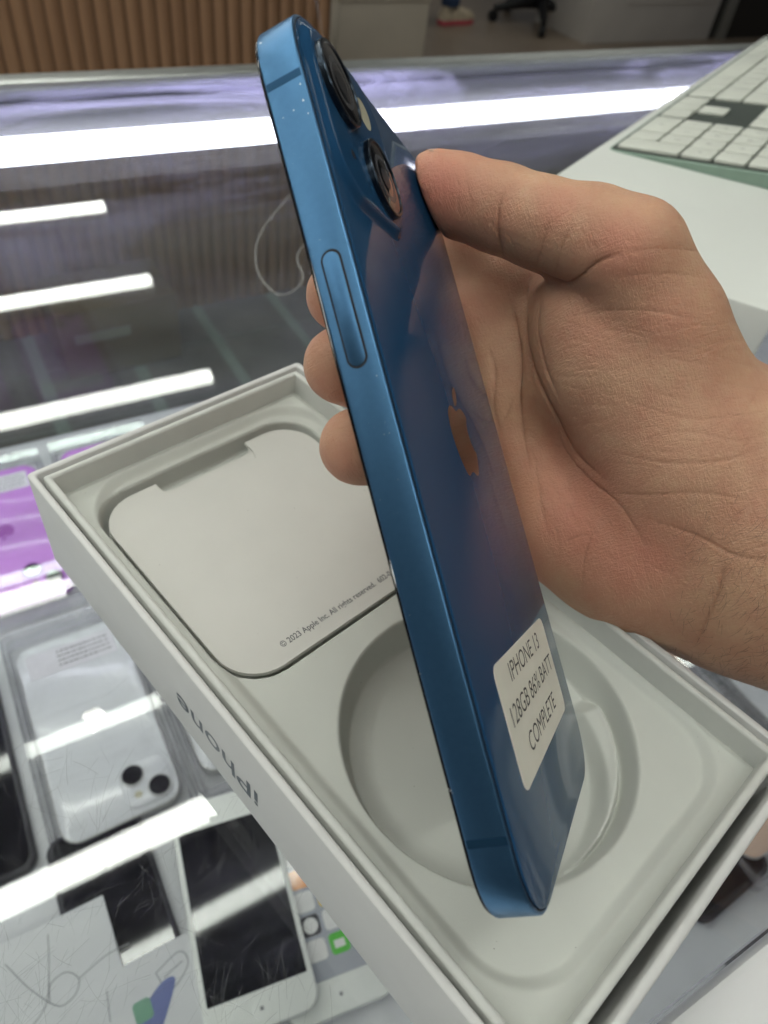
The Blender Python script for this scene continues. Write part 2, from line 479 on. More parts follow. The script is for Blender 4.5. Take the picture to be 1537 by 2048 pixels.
def skin_mat():
    m, nd, lk, b = new_mat('tan_skin')
    tc = nd.new('ShaderNodeTexCoord')
    n1 = nd.new('ShaderNodeTexNoise'); n1.inputs['Scale'].default_value = 75; n1.inputs['Detail'].default_value = 9; n1.inputs['Roughness'].default_value = 0.68
    lk.new(tc.outputs['Object'], n1.inputs['Vector'])
    r = ramp(nd, [(0.30, (0.50, 0.250, 0.160)), (0.52, (0.56, 0.320, 0.205)), (0.70, (0.60, 0.375, 0.235))])
    lk.new(n1.outputs['Fac'], r.inputs['Fac'])
    # pink flush stored on the mesh, and creases
    at = nd.new('ShaderNodeAttribute'); at.attribute_name = 'flush'
    mx = nd.new('ShaderNodeMix'); mx.data_type = 'RGBA'
    mx.inputs['B'].default_value = (0.60, 0.215, 0.155, 1)
    lk.new(at.outputs['Fac'], mx.inputs['Factor']); lk.new(r.outputs['Color'], mx.inputs['A'])
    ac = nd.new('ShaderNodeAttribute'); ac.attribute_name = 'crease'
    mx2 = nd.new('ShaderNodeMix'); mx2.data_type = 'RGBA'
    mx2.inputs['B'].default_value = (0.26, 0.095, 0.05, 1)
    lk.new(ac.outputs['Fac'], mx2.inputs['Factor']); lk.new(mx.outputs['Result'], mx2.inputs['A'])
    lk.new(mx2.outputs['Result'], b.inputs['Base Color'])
    # fine criss-cross skin relief
    mp = nd.new('ShaderNodeMapping'); mp.inputs['Rotation'].default_value = (0.3, 0.2, 0.6); mp.inputs['Scale'].default_value = (1, 3.2, 1)
    w1 = nd.new('ShaderNodeTexNoise'); w1.inputs['Scale'].default_value = 700; w1.inputs['Detail'].default_value = 5; w1.inputs['Distortion'].default_value = 0.6
    mp2 = nd.new('ShaderNodeMapping'); mp2.inputs['Rotation'].default_value = (0.9, -0.5, -0.4); mp2.inputs['Scale'].default_value = (1, 1, 4.0)
    w2 = nd.new('ShaderNodeTexNoise'); w2.inputs['Scale'].default_value = 520; w2.inputs['Detail'].default_value = 5; w2.inputs['Distortion'].default_value = 0.8
    vo = nd.new('ShaderNodeTexVoronoi'); vo.inputs['Scale'].default_value = 900; vo.feature = 'DISTANCE_TO_EDGE'
    lk.new(tc.outputs['Object'], mp.inputs['Vector']); lk.new(mp.outputs[0], w1.inputs['Vector'])
    lk.new(tc.outputs['Object'], mp2.inputs['Vector']); lk.new(mp2.outputs[0], w2.inputs['Vector'])
    lk.new(tc.outputs['Object'], vo.inputs['Vector'])
    a1 = N(nd, 'ShaderNodeMath', operation='ADD'); lk.new(w1.outputs['Fac'], a1.inputs[0]); lk.new(w2.outputs['Fac'], a1.inputs[1])
    a2 = N(nd, 'ShaderNodeMath', operation='MULTIPLY_ADD'); a2.inputs[1].default_value = 0.35
    lk.new(vo.outputs['Distance'], a2.inputs[0]); lk.new(a1.outputs[0], a2.inputs[2])
    bp = nd.new('ShaderNodeBump'); bp.inputs['Strength'].default_value = 0.8; bp.inputs['Distance'].default_value = 0.00028
    lk.new(a2.outputs[0], bp.inputs['Height']); lk.new(bp.outputs['Normal'], b.inputs['Normal'])
    b.inputs['Roughness'].default_value = 0.52
    b.inputs['Specular IOR Level'].default_value = 0.35
    b.inputs['Subsurface Weight'].default_value = 0.25
    b.inputs['Subsurface Radius'].default_value = (1.0, 0.35, 0.2)
    b.inputs['Subsurface Scale'].default_value = 0.003
    return m
M['skin'] = skin_mat()
M['nail'] = mat('thumb_nail', (0.62, 0.40, 0.30), 0.25, coat=0.3)

ID = Matrix.Identity(4)
def T(x, y, z, rz=0.0):
    return Matrix.Translation((x * MM, y * MM, z * MM)) @ Matrix.Rotation(rz, 4, 'Z')

# ------------------------------------------------------------------ the setting: floor, ceiling
bm = bmesh.new()
vs = [bm.verts.new(p) for p in ((-4000, -3000, FLOOR - 3), (9000, -3000, FLOOR - 3), (9000, 9000, FLOOR - 3), (-4000, 9000, FLOOR - 3))]
bm.faces.new(vs)
floor = tag(bm_obj('floor', bm, M['grout'], None, None), kind='structure')
tile_me = None
for i in range(-2, 9):
    for j in range(0, 5):
        x0, y0 = 98 + i * 222, 1180 + j * 222
        if y0 > 1770: continue
        if tile_me is None:
            o = bm_obj('tile', box(-96, 96, -108, 108, -6, 0, 1.5), M['tile'], floor, 30)
            tile_me = o.data
        else:
            o = bpy.data.objects.new('tile', tile_me); link(o, floor)
        o.location = ((x0 + 111) * MM, (y0 + 111) * MM, FLOOR * MM)
bm = bmesh.new()
vs = [bm.verts.new(p) for p in ((930, 1160, FLOOR + 1), (9000, 1160, FLOOR + 1), (9000, 9000, FLOOR + 1), (930, 9000, FLOOR + 1))]
M['far_floor'] = mat('brown_grey_shop_floor', (0.32, 0.25, 0.19), 0.4, vary=0.15, vscale=1.5, rvary=0.1)
tag(bm_obj('shop_floor', bm if bm.faces.new(vs[::-1]) else bm, M['far_floor'], None, None), kind='structure')

CEIL = 1035.0
bm = bmesh.new()
vs = [bm.verts.new(p) for p in ((-2500, -2200, CEIL), (4200, -2200, CEIL), (4200, 6500, CEIL), (-2500, 6500, CEIL))]
bm.faces.new(vs)
tag(bm_obj('ceiling', bm, M['ceiling'], None, None), kind='structure')

# ------------------------------------------------------------------ ceiling lamps (forward rows of the first column mirrored in the glass, others added unseen)
lamp_y = [-600, -62, 477, 1010, 1550, 2070, 2590]  # first two rows are added unseen, for light from above and behind
names = ['added unseen behind the photographer', 'added unseen above the rear rail of the counter', 'above the white boxed phone', 'above the counter trim', 'between counter and slatted desk', 'over the slatted desk', 'beyond the slatted desk']
diff_me = case_me = None
for col, (x0, x1) in enumerate(((-760, 495), (-2265, -1010), (1250, 2505), (2755, 4010))):  # columns after the first are unseen lamps added to brighten the scene
    for yy, nm in zip(lamp_y + [3120, 4300], names + ['added for light before the white cabinet', 'added for light over the office chair']):
        if (col == 3) != (yy > 3000): continue
        if (col == 1 and not 400 < yy < 2200) or (col == 2 and yy != 477): continue
        lamp = empty('ceiling_lamp', T((x0 + x1) / 2, yy, 1000), 'long linear ceiling lamp ' + nm + ('', ', unseen left column added for light', ', unseen keyboard column added for light', '')[col], 'lamp', 'linear ceiling lamps')
        L2 = (x1 - x0) / 2
        if diff_me is None:
            case_me = bm_obj('casing', box(-L2 - 4, L2 + 4, -23, 23, 6, 35, 2), M['lamp_case'], lamp).data
            diff_me = bm_obj('diffuser', box(-L2, L2, -18.5, 18.5, 0, 5.9), M['lamp'], lamp).data
        else:
            for n_, me_ in (('casing', case_me), ('diffuser', diff_me)):
                link(bpy.data.objects.new(n_, me_), lamp)

# ------------------------------------------------------------------ slatted desk, floor things behind the counter
desk = empty('slatted_desk', T(0, 1780, FLOOR), 'brown vertical slat fronted desk standing on the tiled floor', 'desk')
bm_obj('carcass', box(-900, 925, 14, 560, 0, 1040, 3), M['wood_dark'], desk)
bm_obj('desk_top', box(-910, 940, -14, 570, 1041, 1066, 3), M['wood'], desk)
slat_me = None
k = 0
x = 905.0
while x > -560:
    if slat_me is None:
        prof = [(-13.6 + 27.2 * i / 8, -5.5 * math.sin(math.pi * i / 8) ** 0.8) for i in range(9)]
        pts = [(a, b + 13.5) for a, b in prof][::1]
        b2 = bmesh.new()
        lo = [b2.verts.new((a, b, 0)) for a, b in pts]; hi = [b2.verts.new((a, b, 1038)) for a, b in pts]
        for i in range(8): b2.faces.new((lo[i], lo[i + 1], hi[i + 1], hi[i]))
        b2.faces.new(hi); b2.faces.new(lo[::-1]); b2.faces.new((lo[0], hi[0], hi[-1], lo[-1]))
        o = bm_obj('slat', b2, M['wood'], desk, 40); slat_me = o.data
    else:
        o = bpy.data.objects.new('slat', slat_me); link(o, desk)
    o.location = (x * MM, 0, 0)
    x -= 31.4

cart = empty('cardboard_carton', T(290, 1660, FLOOR, 0.04), 'brown cardboard carton with pale tape on the tiles before the slatted desk', 'carton')
bm_obj('carton_body', box(-140, 140, -90, 90, 0, 175, 2), M['carton'], cart)
bm_obj('tape', box(-110, 20, -91, -90.2, 95, 120), M['carton_tape'], cart)
bm_obj('flap', box(-139, 139, -89, -2, 175.3, 178.3, 1), M['carton'], cart)
bm_obj('flap', box(-139, 139, 2, 89, 175.3, 178.3, 1), M['carton'], cart)

cab = empty('low_cabinet', T(1510, 2560, FLOOR), 'plain beige low cabinet standing beside the slatted desk', 'cabinet')
bm_obj('cabinet_body', box(-182, 172, -40, 340, 20, 545, 6), M['beige'], cab)
bm_obj('cabinet_top', box(-186, 176, -46, 344, 546, 560, 4), M['beige'], cab)
bm_obj('plinth', box(-170, 160, -30, 330, 0, 19), M['dark_panel'], cab)
wc = empty('white_cabinet', T(3780, 3900, FLOOR), 'off-white tall cabinet with a metal edge post on the shop floor', 'cabinet')
bm_obj('cabinet_body', box(0, 1130, 0, 500, 0, 1500, 4), M['cab_white'], wc)
bm_obj('edge_post', box(1215, 1300, -8, 500, 0, 1500, 4), M['alu'], wc)
bm_obj('dark_gap', box(1131, 1214, 20, 480, 0, 1500), M['dark_panel'], wc)
bm_obj('glass_door', box(1301, 2600, 10, 480, 0, 1500, 4), M['dark_panel'], wc)
bm_obj('raised_panel', box(280, 1080, -10, -0.5, 210, 1400, 4), M['cab_white'], wc)

# office chair: only its star base shows in the photograph
ch = empty('office_chair', T(3740, 4320, FLOOR), 'black five-star office chair base on the shop floor', 'chair')
bm_obj('gas_column', lathe([(34, 90), (34, 260), (22, 262), (22, 430)], n=20), M['chair_black'], ch)
bm_obj('seat', box(-230, 230, -230, 230, 432, 500, 20), M['chair_black'], ch)
for a in range(5):
    an = math.radians(72 * a + 20)
    cxx, syy = math.cos(an), math.sin(an)
    P = [np.array((r * cxx, r * syy, z)) for r, z in ((20, 120), (120, 112), (230, 92), (318, 74))]
    bm_obj('base_arm', tube(P, [34, 30, 25, 19], 8), M['chair_black'], ch)
    w = lathe([(6, -18), (30, -18), (32, -8), (32, 8), (30, 18), (6, 18)], n=16)
    bmesh.ops.rotate(w, matrix=Matrix.Rotation(math.pi / 2, 3, 'X'), verts=w.verts)
    bmesh.ops.rotate(w, matrix=Matrix.Rotation(an, 3, 'Z'), verts=w.verts)
    bmesh.ops.translate(w, vec=(320 * cxx, 320 * syy, 33), verts=w.verts)
    bm_obj('caster', w, M['chair_black'], ch)

# a person's foot beyond the counter
pf = empty('person', T(3130, 4380, FLOOR, 0.15), 'person standing on the shop floor in blue jeans and cream shoe with pink sole', 'person')
sole_out = np.array([(-135, -22), (-120, -36), (-40, -36), (40, -46), (105, -40), (138, -14), (140, 10), (112, 40), (40, 44), (-40, 34), (-120, 34), (-135, 20)], float)
sole_out = np.array([tuple(q) for q in catmull([tuple(p) for p in sole_out] + [tuple(sole_out[0])], 4)[:-1]])
bm_obj('shoe_sole', prism(sole_out, 0, 26, 5), M['pink'], pf)
b2 = bmesh.new()
ups = [(1.0, 26.2, 0), (0.97, 45, 0), (0.86, 66, -8), (0.62, 82, -30), (0.42, 98, -58), (0.36, 112, -68)]
rings(b2, [[(q[0] * s + dx, q[1] * min(1, s + 0.08), z) for q in sole_out] for s, z, dx in ups])
bm_obj('shoe_upper', b2, M['shoe'], pf, 60)
leg = [np.array((-68, 0, z)) for z in (100, 160, 240, 330, 430, 520, 640)]
bm_obj('trouser_leg', tube(leg, [56, 58, 60, 64, 70, 74, 80], 18), M['denim'], pf, 60)

# ------------------------------------------------------------------ glass display counter
case = empty('display_counter', T(0, 0, 0), 'glass topped display counter with lit tube and aluminium edge', 'counter')
X0, X1 = -900, 1500
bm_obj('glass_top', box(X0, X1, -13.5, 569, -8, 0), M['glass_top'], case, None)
bm_obj('front_trim', box(X0, X1, 571, 590, -14, 2.5, 1.2), M['alu'], case)
bm_obj('rear_rail', box(X0, X1, -75, -14.2, -26, 4, 2), M['white_panel'], case)
bm_obj('lamp_housing', box(X0, X1, 564, 569.5, -27, -8.4, 0.8), M['housing'], case)
b2 = bmesh.new()
rings(b2, [[(xx, 556 + 8.6 * math.cos(a), -33.5 + 8.6 * math.sin(a)) for a in np.linspace(0, 2 * math.pi, 17)[:-1]] for xx in (X0 + 20, X1 - 20)])
bm_obj('light_tube', b2, M['tube'], case, 60)
bm_obj('front_pane', box(X0, X1, 572, 576, SHELF - 20, -14.5), M['pane'], case, None)
bm_obj('shelf', box(X0, X1, -70, 571, SHELF - 12, SHELF, 1), M['shelf'], case)
bm_obj('base_cabinet', box(X0, X1, -70, 570, FLOOR + 1, SHELF - 12.5, 2), M['white_panel'], case)
bm_obj('rear_panel', box(X0, X1, -72, -70.5, SHELF - 12, -27), M['white_panel'], case)
# scratches worn into the glass
b2 = bmesh.new()
for i in range(480):
    cl = random.random()
    if cl < 0.75:
        c = at_z(random.uniform(-20, 640), random.uniform(1500, 2060), 0)
    else:
        c = np.array((random.uniform(-40, 260), random.uniform(-10, 300), 0))
    a = random.gauss(0.9, 0.5) if random.random() < 0.7 else random.uniform(0, math.pi)
    ln, w = random.uniform(1.5, 9) * random.choice((1, 1, 1.8)), random.uniform(0.05, 0.12)
    bend = random.uniform(-0.25, 0.25)
    pl = []
    for s in np.linspace(-0.5, 0.5, 5):
        aa = a + bend * s
        pl.append(c[:2] + ln * s * np.array((math.cos(aa), math.sin(aa))))
    nn = np.array((-math.sin(a), math.cos(a))) * w / 2
    va = [b2.verts.new((*(q + nn), 0.02)) for q in pl]; vb = [b2.verts.new((*(q - nn), 0.02)) for q in pl]
    for s in range(4): b2.faces.new((va[s], va[s + 1], vb[s + 1], vb[s]))
def scratch_mat(name, col, al):
    m, nd, lk, b = new_mat(name)
    b.inputs['Base Color'].default_value = (*col, 1); b.inputs['Roughness'].default_value = 0.5; b.inputs['Alpha'].default_value = al
    return m
bm_obj('scratches', b2, scratch_mat('glass_scratch', (0.40, 0.41, 0.43), 0.16), case, None, kind='stuff')

def sheet(pts, z0, z1):
    b3 = bmesh.new()
    lo = [b3.verts.new((x_, y_, z0)) for x_, y_ in pts]; hi = [b3.verts.new((x_, y_, z1)) for x_, y_ in pts]
    n = len(lo)
    for i in range(n):
        j = (i + 1) % n
        b3.faces.new((lo[i], lo[j], hi[j], hi[i]))
    for t in tessellate_polygon([[Vector((x_, y_, 0)) for x_, y_ in pts]]):
        b3.faces.new([hi[i] for i in t]); b3.faces.new([lo[i] for i in t[::-1]])
    return b3

# ------------------------------------------------------------------ phones and cards on the shelf under the glass
def clear_pack(root, w, h, hh=11):
    for i, (o, z0, z1) in enumerate(((0, 0.1, hh), (3.2, 0.1, hh - 2.5))):
        bm_obj('clear_wall', frame_ring(rrect(-w / 2 + o, w / 2 - o, -h / 2 + o, h / 2 - o, 5, 5), rrect(-w / 2 + o + 0.9, w / 2 - o - 0.9, -h / 2 + o + 0.9, h / 2 - o - 0.9, 4.4, 5), z0, z1), M['clear'], root)
    b3 = bmesh.new()
    b3.faces.new([b3.verts.new((x_, y_, hh - 0.4)) for x_, y_ in rrect(-w / 2 + 1.2, w / 2 - 1.2, -h / 2 + 1.2, h / 2 - 1.2, 4, 4)])
    bm_obj('clear_lid', b3, M['clear_lid'], root, None)

def label_part(root, x0, x1, y0, y1, z):
    lb = bm_obj('price_label', box(x0, x1, y0, y1, z, z + 0.2), M['label'], root, None)
    b3 = bmesh.new()
    for r in range(4):
        yy = y0 + (y1 - y0) * (0.2 + 0.19 * r)
        xx = x0 + (x1 - x0) * 0.34
        while xx < x1 - 4:
            w = random.uniform(1.2, 3.6)
            box(xx, min(xx + w, x1 - 2), yy, yy + 1.2, z + 0.21, z + 0.25, 0, b3)
            xx += w + random.uniform(0.5, 1.1)
    bm_obj('blurred_print', b3, M['print_line'], lb, None, kind='stuff')

def back_phone(cx, cy, body, edge, lens_m, emb, label, group, packed=True, w=71.5, h=146.7):
    """phone lying on its screen, its top end towards the photographer"""
    r = empty('display_phone', T(cx, cy, SHELF), label, 'phone', group)
    z = 2.0
    bm_obj('frame', prism(rrect(-w / 2, w / 2, -h / 2, h / 2, 11, 8), z, z + 7.2, 0.8), edge, r)
    bm_obj('back_plate', prism(rrect(-w / 2 + .8, w / 2 - .8, -h / 2 + .8, h / 2 - .8, 10.4, 8), z + 7.0, z + 7.8, 0.3), body, r)
    bm_obj('camera_plateau', prism(rrect(w / 2 - 33, w / 2 - 4, -h / 2 + 4, -h / 2 + 33, 7.5, 6), z + 7.6, z + 9.2, 0.8), body, r)
    for lx, ly in ((w / 2 - 12, -h / 2 + 12), (w / 2 - 25, -h / 2 + 25)):
        ln = bm_obj('camera_lens', lathe([(7.2, z + 9), (7.2, z + 10.4), (6.4, z + 10.6), (6.2, z + 10.2)], lx, ly, 24), edge, r)
        bm_obj('lens_glass', lathe([(6.2, z + 9.9), (6.2, z + 10.3)], lx, ly, 24), lens_m, ln)
    bm_obj('flash', lathe([(2.4, z + 9.2), (2.2, z + 9.35)], w / 2 - 25, -h / 2 + 12, 16), M['flash'], r)
    bm_obj('emblem', emblem(17, 0, 0, z + 7.86, -1), emb, r, None)
    label_part(r, -w / 2 + 6, w / 2 - 8, h / 2 - 28, h / 2 - 8, z + 7.9)
    if packed: clear_pack(r, w + 13, h + 27, 14)
    return r

back_phone(-29, 458, M['purple'], M['purple_deep'], M['lens_glass'], M['purple_mark'], 'lilac phone under a white label in a clear pack behind the silver phone', 'boxed phones on the shelf')
back_phone(64, 462, M['purple'], M['purple_deep'], M['lens_glass'], M['purple_mark'], 'lilac phone whose corner shows past the far rim of the open box', 'boxed phones on the shelf')
back_phone(-9, 270, M['silver'], M['silver_edge'], M['black_glass'], M['emblem'], 'silver white phone with two dark lenses in a clear pack', 'boxed phones on the shelf')
back_phone(77, 276, M['silver'], M['silver_edge'], M['black_glass'], M['emblem'], 'silver white phone beside the lettered wall of the open box', 'boxed phones on the shelf')
back_phone(358, 70, M['rose'], M['silver_edge'], M['black_glass'], M['emblem'], 'peach phone in a clear pack past the short end of the open box', 'boxed phones on the shelf')
back_phone(452, 110, M['silver'], M['silver_edge'], M['black_glass'], M['emblem'], 'silver white phone in a clear pack under the wrist', 'boxed phones on the shelf')

def front_phone(cx, cy, rz, bezel, label, group, home=True, ui=False, w=67, h=138, lift=0.0):
    r = empty('display_phone', T(cx, cy, SHELF + lift, rz), label, 'phone', group)
    bm_obj('body', prism(rrect(-w / 2, w / 2, -h / 2, h / 2, 9, 8), 0.5, 8.0, 1.2), bezel, r)
    mb = 17 if home else 3
    scr = bm_obj('screen', prism(rrect(-w / 2 + 3, w / 2 - 3, -h / 2 + mb, h / 2 - mb, 0.6 if home else 7, 6), 7.9, 8.2), M['screen_ui'] if ui else M['black_glass'], r, None)
    if home:
        bm_obj('home_button', lathe([(5.2, 8.0), (5.2, 8.16), (4.6, 8.18)], 0, -h / 2 + 8.5, 24), bezel, r)
        bm_obj('home_mark', box(-0.9, 0.9, -h / 2 + 7.6, -h / 2 + 9.4, 8.19, 8.22), M['print_line'], r, None)
    if ui:
        kinds = (('icon_white', 'icon_green', 'icon_white', 'icon_yellow', 'icon_white'), ('icon_white', 'icon_dark', 'icon_white', 'icon_orange', 'icon_white'),
                 ('icon_green', 'icon_white', 'icon_yellow', 'icon_white', 'icon_dark'), ('icon_white', 'icon_orange', 'icon_green', 'icon_white', 'icon_yellow'))
        for a in range(4):
            for b_ in range(5):
                x_, y_ = -19.5 + a * 13, -h / 2 + mb + 15 + b_ * 12.8
                k_ = kinds[a][b_]
                ic = bm_obj('app_icon', prism(rrect(x_ - 5.4, x_ + 5.4, y_ - 5.4, y_ + 5.4, 2.2, 4), 8.21, 8.25), M[k_], scr, None)
                if k_ in ('icon_green', 'icon_yellow'):
                    bm_obj('icon_mark', box(x_ - 3, x_ + 3, y_ - 2.4, y_ + 1.6, 8.26, 8.28), M['icon_white'], ic, None)
                elif k_ == 'icon_dark':
                    bm_obj('icon_mark', lathe([(4.2, 8.26), (4.2, 8.28)], x_, y_, 18), M['icon_white'], ic, None)
    return r

front_phone(-96, 276, 0.0, M['graphite'], 'black screened phone standing apart left of the silver phone', 'bare phones on the shelf', home=False, w=74, h=160)
front_phone(33.2, 123.6, -0.165, M['plastic_white'], 'white phone with a blank black screen and round home button', 'bare phones on the shelf', w=58.6, h=123.8, lift=8.1)
front_phone(73, 111, -0.165, M['plastic_white'], 'white phone showing a grey screen of coloured app icons', 'bare phones on the shelf', ui=True, w=58.6, h=123.8)
front_phone(300, 56, 0.05, M['graphite'], 'dark phone lying next to the peach phone', 'bare phones on the shelf', home=False)
front_phone(-28, 150, 0.0, M['graphite'], 'dark phone half under the printed card', 'bare phones on the shelf', home=False, w=54, h=112)

pc = empty('printed_card', T(-52, 96, SHELF, 0.0), 'pale grey accessory card with line drawings and a blue shape', 'card')
bm_obj('card', sheet(np.array([(-110, -70), (60, -70), (60, 27), (20, 27), (20, 66), (-110, 66)]), 9.5, 12.5), M['card_print'], pc)
def stroke(pts, w=0.5, z=12.56):
    b3 = bmesh.new()
    q = catmull([(*p, z) for p in pts], 6)
    for a_, c_ in zip(q, q[1:]):
        t = (c_ - a_)[:2]; t = t / max(np.linalg.norm(t), 1e-9); nn = np.array((-t[1], t[0])) * w / 2
        b3.faces.new([b3.verts.new((*(p[:2] + s * nn), z)) for p, s in ((a_, 1), (c_, 1), (c_, -1), (a_, -1))])
    return b3
for pts in ([(0, 36), (-3, 20), (-8, 4), (-20, -4), (-34, -12)], [(-22, 32), (-14, 16), (-6, 4)], [(-6, 4), (-4, 12), (4, 14), (9, 8), (6, 2), (-1, 0), (-6, 4)], [(9, 8), (24, 12), (36, 12)],
            [(44, -8), (58, -4), (60, -12), (48, -19), (44, -8)], [(47, -12), (58, -9)], [(8, -18), (6, -32)], [(20, -4), (18, -18)]):
    bm_obj('printed_line', stroke([(a_ - 10, b_ + 24) for a_, b_ in pts], 0.55), M['print_line'], pc, None)
bm_obj('printed_shape', prism(np.array(catmull([(12, -14), (24, -14), (38, 2), (42, 10), (34, 10), (20, 0), (12, -14)], 5))[:-1, :2], 12.55, 12.62), M['print_blue'], pc, None)
bm_obj('printed_shape', prism(rrect(19, 28, -2, 8, 2, 3), 12.63, 12.68), M['print_green'], pc, None)

# ------------------------------------------------------------------ open box on the glass
ob = empty('open_box', BOX_M, 'open white card phone box lying on the glass under the held phone', 'box')
def rect_tube(o0, o1, z0, z1, bev, du=0.0):
    """rectangular wall, outer offset o0, inner offset o1, rounded top edge"""
    b3 = bmesh.new()
    prof = [(o0, z0), (o0, z1 - bev)]
    for i in range(1, 6):
        a = math.pi * i / 6
        prof.append(((o0 + o1) / 2 - (o1 - o0) / 2 * math.cos(a), z1 - bev + bev * math.sin(a)))
    prof += [(o1, z1 - bev), (o1, z0)]
    loops = []
    for o, z in prof:
        rr = 1.4
        loops.append([(px, py, z) for px, py in rrect(o, BL - o - du, o, BW - o, max(0.15, rr - o * 0.2), 3)])
    vs = [[b3.verts.new(p) for p in l] for l in loops]; vs.append(vs[0]); n = len(vs[0])
    for a_, c_ in zip(vs, vs[1:]):
        for i in range(n):
            j = (i + 1) % n
            b3.faces.new((a_[i], a_[j], c_[j], c_[i]))
    return b3
shell = bm_obj('shell', rect_tube(0, 1.9, 0.6, BH, 0.5), M['shell'], ob, 50)
bm_obj('base', box(0.3, BL - 0.3, 0.3, BW - 0.3, 0, 1.6), M['shell'], ob)
bm_obj('liner', rect_tube(3.0, 5.0, 1.7, BH - 0.3, 0.9, 1.4), M['liner'], ob, 50)

# moulded tray: a height field
du = 0.32
U = np.arange(4.2, BL - 5.4, du); V = np.arange(4.2, BW - 4.1, du)
uu, vv = np.meshgrid(U, V, indexing='ij')
def sdrr(u, v, u0, u1, v0, v1, r):
    qx = np.abs(u - (u0 + u1) / 2) - (u1 - u0) / 2 + r; qy = np.abs(v - (v0 + v1) / 2) - (v1 - v0) / 2 + r
    return np.hypot(np.maximum(qx, 0), np.maximum(qy, 0)) + np.minimum(np.maximum(qx, qy), 0) - r
def sstep(a, b, x):
    t = np.clip((x - a) / (b - a), 0, 1); return t * t * (3 - 2 * t)
def smin(a, b, k):
    h = np.clip(0.5 + 0.5 * (b - a) / k, 0, 1); return b + (a - b) * h - k * h * (1 - h)
def smax(a, b, k): return -smin(-a, -b, k)
zt = np.full(uu.shape, BH - 7.0)
edge = np.minimum(np.minimum(uu - 4.6, BL - 6 - uu), np.minimum(vv - 4.6, BW - 4.6 - vv))
zt -= 1.4 * (1 - sstep(0, 2.5, edge)) * 0.5
zt -= 2.1 * (1 - sstep(-1.6, 1.6, sdrr(uu, vv, 8, 170, 9.5, 85.5, 15)))
dp = sdrr(uu, vv, 11, 86.5, 8.5, 81, 13)
zt = smin(zt, BH - 9.2 + np.maximum(dp, -30) * 0 + np.where(dp < 0, dp * 4, 60), 1.0)
zt = np.maximum(zt, BH - 15.0)
cu, cv, cr = 128.0, 47.5, 34.6
ru = np.hypot(uu - cu, vv - cv); th = np.arctan2(vv - cv, uu - cu)
wall = BH - 9.1 + (ru - cr) * 3.6
wz_ = np.where(ru < cr + 8, wall, 99)
zt = smin(zt, wz_, 1.6)
fl = np.full(uu.shape, BH - 20.5)
rin = 31.0 - 5.2 * np.sin(th)
ang = np.minimum(sstep(math.radians(-34), math.radians(-20), th), 1 - sstep(math.radians(64), math.radians(76), th))
ledge = np.minimum(sstep(-1.8, 1.4, ru - rin), 1 - sstep(-1.2, 1.4, ru - 32.2)) * ang
lip = np.exp(-((ru - 31.2) / 0.9) ** 2) * ang * 0.35
fl = fl + 5.2 * ledge + lip + 1.6 * sstep(26, 33, ru)
inside = (uu > 90) 
zt = np.where(inside, smax(zt, fl, 1.0), zt)
nu, nv = uu.shape
idx = np.arange(nu * nv).reshape(nu, nv)
quads = np.stack([idx[:-1, :-1], idx[1:, :-1], idx[1:, 1:], idx[:-1, 1:]], -1).reshape(-1, 4)
np_obj('tray', np.c_[uu.ravel(), vv.ravel(), zt.ravel()], quads, M['tray'], ob, 180)

b3 = bmesh.new()
for i in range(46):
    u_, v_ = random.uniform(8, BL - 10), random.uniform(8, BW - 8)
    iu, iv = int((u_ - U[0]) / du), int((v_ - V[0]) / du)
    onp = 15 < u_ < 83 and 12 < v_ < 77
    z_ = (BH - 10.2) if onp else zt[iu:iu + 2, iv:iv + 2].max()
    if onp and 13 < u_ < 24: continue
    r_ = random.uniform(0.05, 0.14)
    b3.faces.new([b3.verts.new((u_ + r_ * random.uniform(.4, 1.3) * math.cos(a), v_ + r_ * random.uniform(.4, 1.3) * math.sin(a), z_ + 0.05)) for a in np.linspace(0, 2 * math.pi, 7)[:-1]])
bm_obj('dust_specks', b3, mat('grey_dust', (0.16, 0.15, 0.13), 0.9), ob, None, kind='stuff')
# lettering on the side wall, upside down as the box lies
tm = text_mesh('iPhone', 11.0, bold=0.10, width=32.8)
put_text('lettering', tm, M['box_print'], ob, (103.6, -0.06, BH - 17.3), (-1, 0, 0), (0, 0, -1))

# paper sleeve resting in the tray
ps = empty('paper_sleeve', BOX_M @ Matrix.Translation((0, 0, (BH - 10.6) * MM)), 'matte white paper sleeve with small print and a thumb notch in the box tray', 'paper')
def sleeve_outline(notch):
    r = rrect(13.6, 84.6, 10.2, 79.2, 11.5, 8)
    # insert a notch on the u = 13.6 edge: runs from v = 67.7 down to v = 21.7
    n1 = 2 * 9
    nt = [(13.6, 60.5), (13.6 + notch * 0.55, 60.3), (13.6 + notch * 0.9, 59.2), (13.6 + notch, 57.0), (13.6 + notch, 33.0), (13.6 + notch * 0.9, 30.8), (13.6 + notch * 0.55, 29.7), (13.6, 29.5)]
    return np.array(list(map(tuple, r[:n1])) + nt + list(map(tuple, r[n1:])))
bm_obj('back_sheet', sheet(sleeve_outline(4.2), -0.75, -0.35), M['sleeve'], ps, None)
bm_obj('front_sheet', sheet(sleeve_outline(8.6), 0.0, 0.35), M['sleeve'], ps, None)
tm = text_mesh('\u00a9 2023 Apple Inc. All rights reserved.  602-0', 2.4, bold=0.03, width=37.0)
put_text('small_print', tm, M['grey_ink'], ps, (80.6, 24.3, 0.40), (0, 1, 0), (-1, 0, 0))

